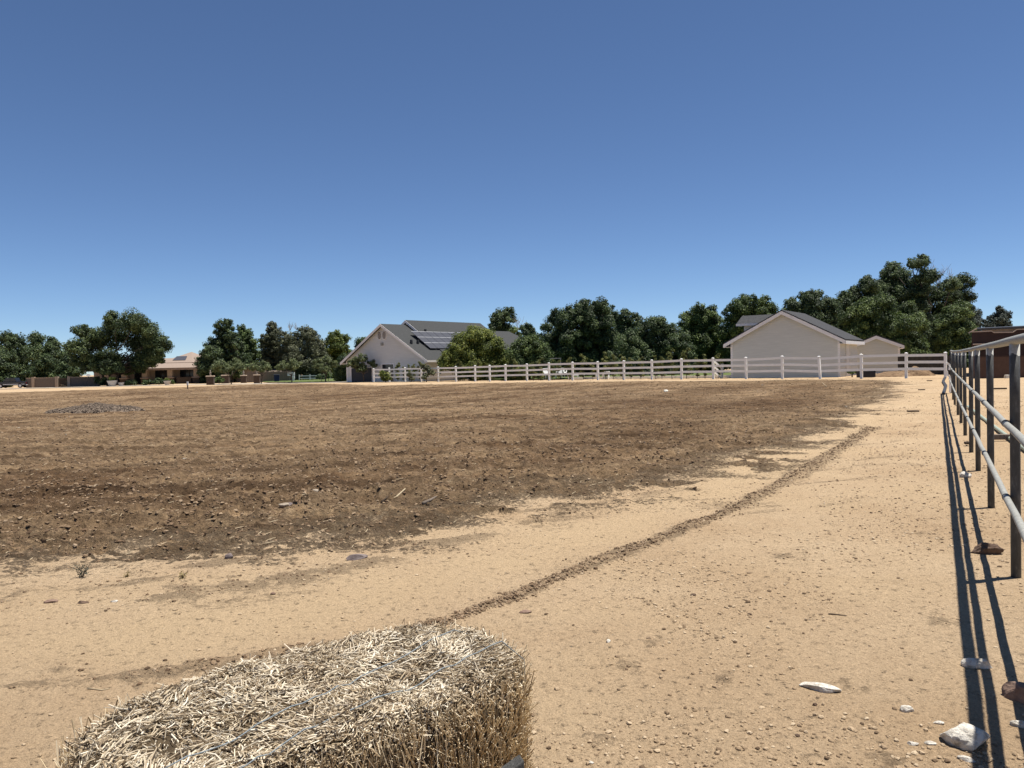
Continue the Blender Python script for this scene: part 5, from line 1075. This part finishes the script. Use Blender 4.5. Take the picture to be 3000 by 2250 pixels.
rock(1045, 1642, 64, gs, 'long purplish grey stone on the sand at the field edge', .36, .45, .25, sharp=.1)
rock(672, 1641, 26, gs, 'small grey stone with a pale top left of the long purplish stone', .8, .7)
rock(832, 1496, 34, M['dusty_stone'], 'pale broken block at the near edge of the field', .42, .5, .1)
rock(848, 1494, 26, gs, 'small grey stone touching the pale broken block', .6, .6)
rock(925, 1483, 22, M['dusty_stone'], 'rounded white stone right of the pale broken block', .75, .8)
rock(1951, 1150, 16, ps, 'lone white stone far out in the field near the fence', .6, .7)
rock(150, 1768, 32, bs, 'flat tan stone at the left edge of the sandy track', .35, .5, .3)
rock(243, 1770, 28, ds, 'flat dark stone at the left, between a tan and a white stone', .35, .5)
rock(335, 1767, 20, ps, 'small white stone at the left, right of the flat dark stone', .4, .6)
rock(800, 1745, 16, bs, 'small brown stone on the track under the long purplish stone', .6, .7)
rock(2031, 1745, 19, ds, 'small dark stone in the middle of the sand right of the track', .5, .6)
rock(2196, 1800, 12, ds, 'tiny dark stone right of the small dark stone on the sand', .6, .7)
rock(1782, 1882, 15, ps, 'small white stone on the sand right of the straw bale', .8, .8)
rock(1540, 1792, 36, bs, 'flat brownish clod stone just below the grader ridge', .3, .6, .2)
rock(2388, 2066, 13, ds, 'dark pebble just below the flat elongated white stone', .8, .8)
rock(2337, 2163, 14, ds, 'dark pebble low in the foreground right of the bale', .7, .8)
rock(2675, 2180, 26, ps, 'white pebble left of the large white rock, nearest it', .4, .6); rock(2728, 2178, 30, ps, 'pale flat pebble just left of the large white rock', .35, .5, -.3)
rock(2750, 2120, 26, ps, 'pale pebble above the large white rock', .35, .5, -.3); rock(1731, 2234, 17, ps, 'white pebble at the bottom edge right of the bale', .5, .7)
for px, py, wv in ((540,1348,16),(513,1346,11),(560,1327,8),(576,1326,8),(534,1326,8),(372,1340,8),(388,1367,9),(346,1348,7),(1383,1310,9),(640,1368,8),(158,1485,10),(2120,1205,9),(2040,1278,8),(2478,1195,10),(1500,1322,7),(383,1433,9),(55,1253,9),(193,1277,6),(2233,1127,10)):
    rock(px, py, wv*.85, M['dusty_stone'], 'small white stone lying in the brown turned field', .6, .7, group='small white stones in the field')
def stick(pts, rad, mat, lab, name='stick', cat='stick', lift=.0):
    P = []
    for a, c in pts: q = gz(a, c); P.append((q[0], q[1], g1(q[0], q[1])+rad*.7+lift))
    b = MB(); n_ = len(P); b.tube(P, [rad*(1-.5*i/(n_-1)) for i in range(n_)], 7); o = b.build(name, mat, smooth=True); return tag(o, lab, cat)
stick([(2427,1801),(2452,1802),(2480,1806)], .0045, M['wood_dark'], 'thin dark twig on the sand below the middle of the fence')
stick([(1130,1492),(1160,1486),(1195,1470),(1215,1462)], .013, M['straw_bits'], 'pale curved root at the near edge of the field'); stick([(1240,1498),(1262,1490),(1278,1484)], .02, M['wood_grey'], 'thick grey root right of the pale curved root')
stick([(1118,1492),(1150,1483)], .014, M['wood_dark'], 'dark root touching the pale curved root'); stick([(2410,1122),(2422,1132)], .03, M['straw_bits'], 'pale stick at the far edge of the field before the garage')
stick([(258,2016),(300,2020),(322,2013)], .004, M['straw_bits'], 'thin pale stalk on the sand left of the straw bale')
def board(px, py, wpx, rz, lab, mat='wood_dark', t_=.04):
    q = gz(px, py); L_ = wpx*q[1]/F_PX; b = MB(); b.box(-L_/2, L_/2, -.05, .05, 0, t_); o = b.build('board', M[mat], loc=(q[0], q[1], g1(q[0], q[1])+.03), bevel=.006); o.rotation_euler = (0, .0, rz); tag(o, lab, 'board')
board(2675, 1209, 32, .05, 'short dark board lying on the sandy track left of the pipe fence'); board(2700, 1146, 18, .05, 'short dark board farther up the track toward the ranch fence'); board(2723, 1118, 14, 0, 'small board before the dirt mounds')
board(2922, 1143, 50, -.1, 'dark board lying in the yard beyond the pipe fence', t_=.06); board(2940, 1292, 60, -.1, 'thick brown timber on the ground behind the pipe fence', 'wood_grey', .09); board(2836, 1306, 18, -.3, 'small dark board at the foot of the pipe fence posts')
def mound(name, px, py, wpx, hpx, lab, mat, cat, dy=.7, pebble=None, seed=0):
    q = gz(px, py); k = math.hypot(q[0], q[1])/F_PX; W, H = wpx*k/2, hpx*k*1.05; n = 70
    u = np.linspace(-1.15, 1.15, n); X, Y = np.meshgrid(u, u); r_ = np.hypot(X, Y)+(fbm(X*1.6+px, Y*1.6, seed+5, 4)-.5)*.5
    Z = np.clip(1-r_, 0, 1)**.8*H*(.8+.5*fbm(X*3, Y*3, seed+9, 4)); Z += (fbm(X*9, Y*9, seed+3, 3)-.5)*H*.22*(r_ < 1)-.05*(r_ >= .98)-.12*(r_ > 1.08)
    xw, yw_ = X.ravel()*W, Y.ravel()*W*dy; zg = tz(xw+q[0], yw_+q[1])-t1(q[0], q[1]); i = np.arange(n*n).reshape(n, n)
    Qd = np.stack([i[:-1, :-1], i[:-1, 1:], i[1:, 1:], i[1:, :-1]], -1).reshape(-1, 4)
    zc_ = t1(q[0], q[1]); o = mesh_np(name, np.column_stack([xw, yw_, Z.ravel()+zg]), Qd, mat, loc=(q[0], q[1], zc_+(.02 if pebble is None else 0.0)), smooth=True); tag(o, lab, cat)
    if pebble:
        m_ = RNG.integers(0, n*n, pebble); kp = (r_.ravel()[m_] < 1.02); m_ = m_[kp]; P = np.column_stack([xw, yw_, Z.ravel()+zg])[m_]+RNG.normal(0, .015, (len(m_), 3)); R = RNG.uniform(.012, .042, len(m_))
        V, Fc = lumps(P, R, .75, .3); po = mesh_np('gravel_stones', V, Fc, M['pile_stone'], o); po['kind'] = 'stuff'
M['pile_stone'] = nmat('pile_stone', (.075,.056,.042), (.225,.175,.132), 14, .95, .4, .01)
mound('gravel_pile', 280, 1202, 205, 15, 'low pile of grey gravel at the left of the field', M['pile_stone'], 'gravel pile', .8, 5200, 3)
mound('dirt_mound', 2612, 1103, 120, 13, 'low flat dirt mound at the foot of the last fence panels', M['dirt'], 'dirt mound', .6, None, 11)
mound('dirt_mound', 2680, 1101, 100, 21, 'taller dirt mound right beside the low one at the fence', M['dirt'], 'dirt mound', .6, None, 23)
def weed(px, py, hpx, n_, mat, lab):
    q = gz(px, py); hgt_ = hpx*q[1]/F_PX; o = empty('weed', (q[0], q[1], g1(q[0], q[1])), 0, lab, 'weed'); b = MB(); Pl, Nl = [], []
    for k in range(n_):
        a_ = RNG.uniform(0, 6.28); e = np.array([math.cos(a_)*RNG.uniform(.2, .8), math.sin(a_)*RNG.uniform(.2, .8), RNG.uniform(.5, 1)])*hgt_; limb(b, (0,0,0), e, .003, .0015, 4, .05, 4)
        for t_ in np.linspace(.3, 1, 9): Pl.append(e*t_+RNG.normal(0, .012, 3)); Nl.append(RNG.normal(0, 1, 3))
    b.build('stem', M['bark'], o); P = np.array(Pl); Nn = np.array(Nl); V, Fc, T = leaves(P, Nn/np.linalg.norm(Nn, axis=1)[:, None], RNG.uniform(.012, .028, len(P)), RNG.uniform(.3, 1, len(P)), .3); mesh_np('foliage', V, Fc, mat, o, attrs={'tint': T})
weed(240, 1688, 40, 9, M['leaf_grey'], 'grey green weed growing at the near edge of the field'); weed(535, 1700, 16, 7, M['straw_weed'], 'low yellowish weed right of the grey green weed'); weed(372, 1690, 10, 5, M['straw_weed'], 'tiny yellowish weed between the two weeds')
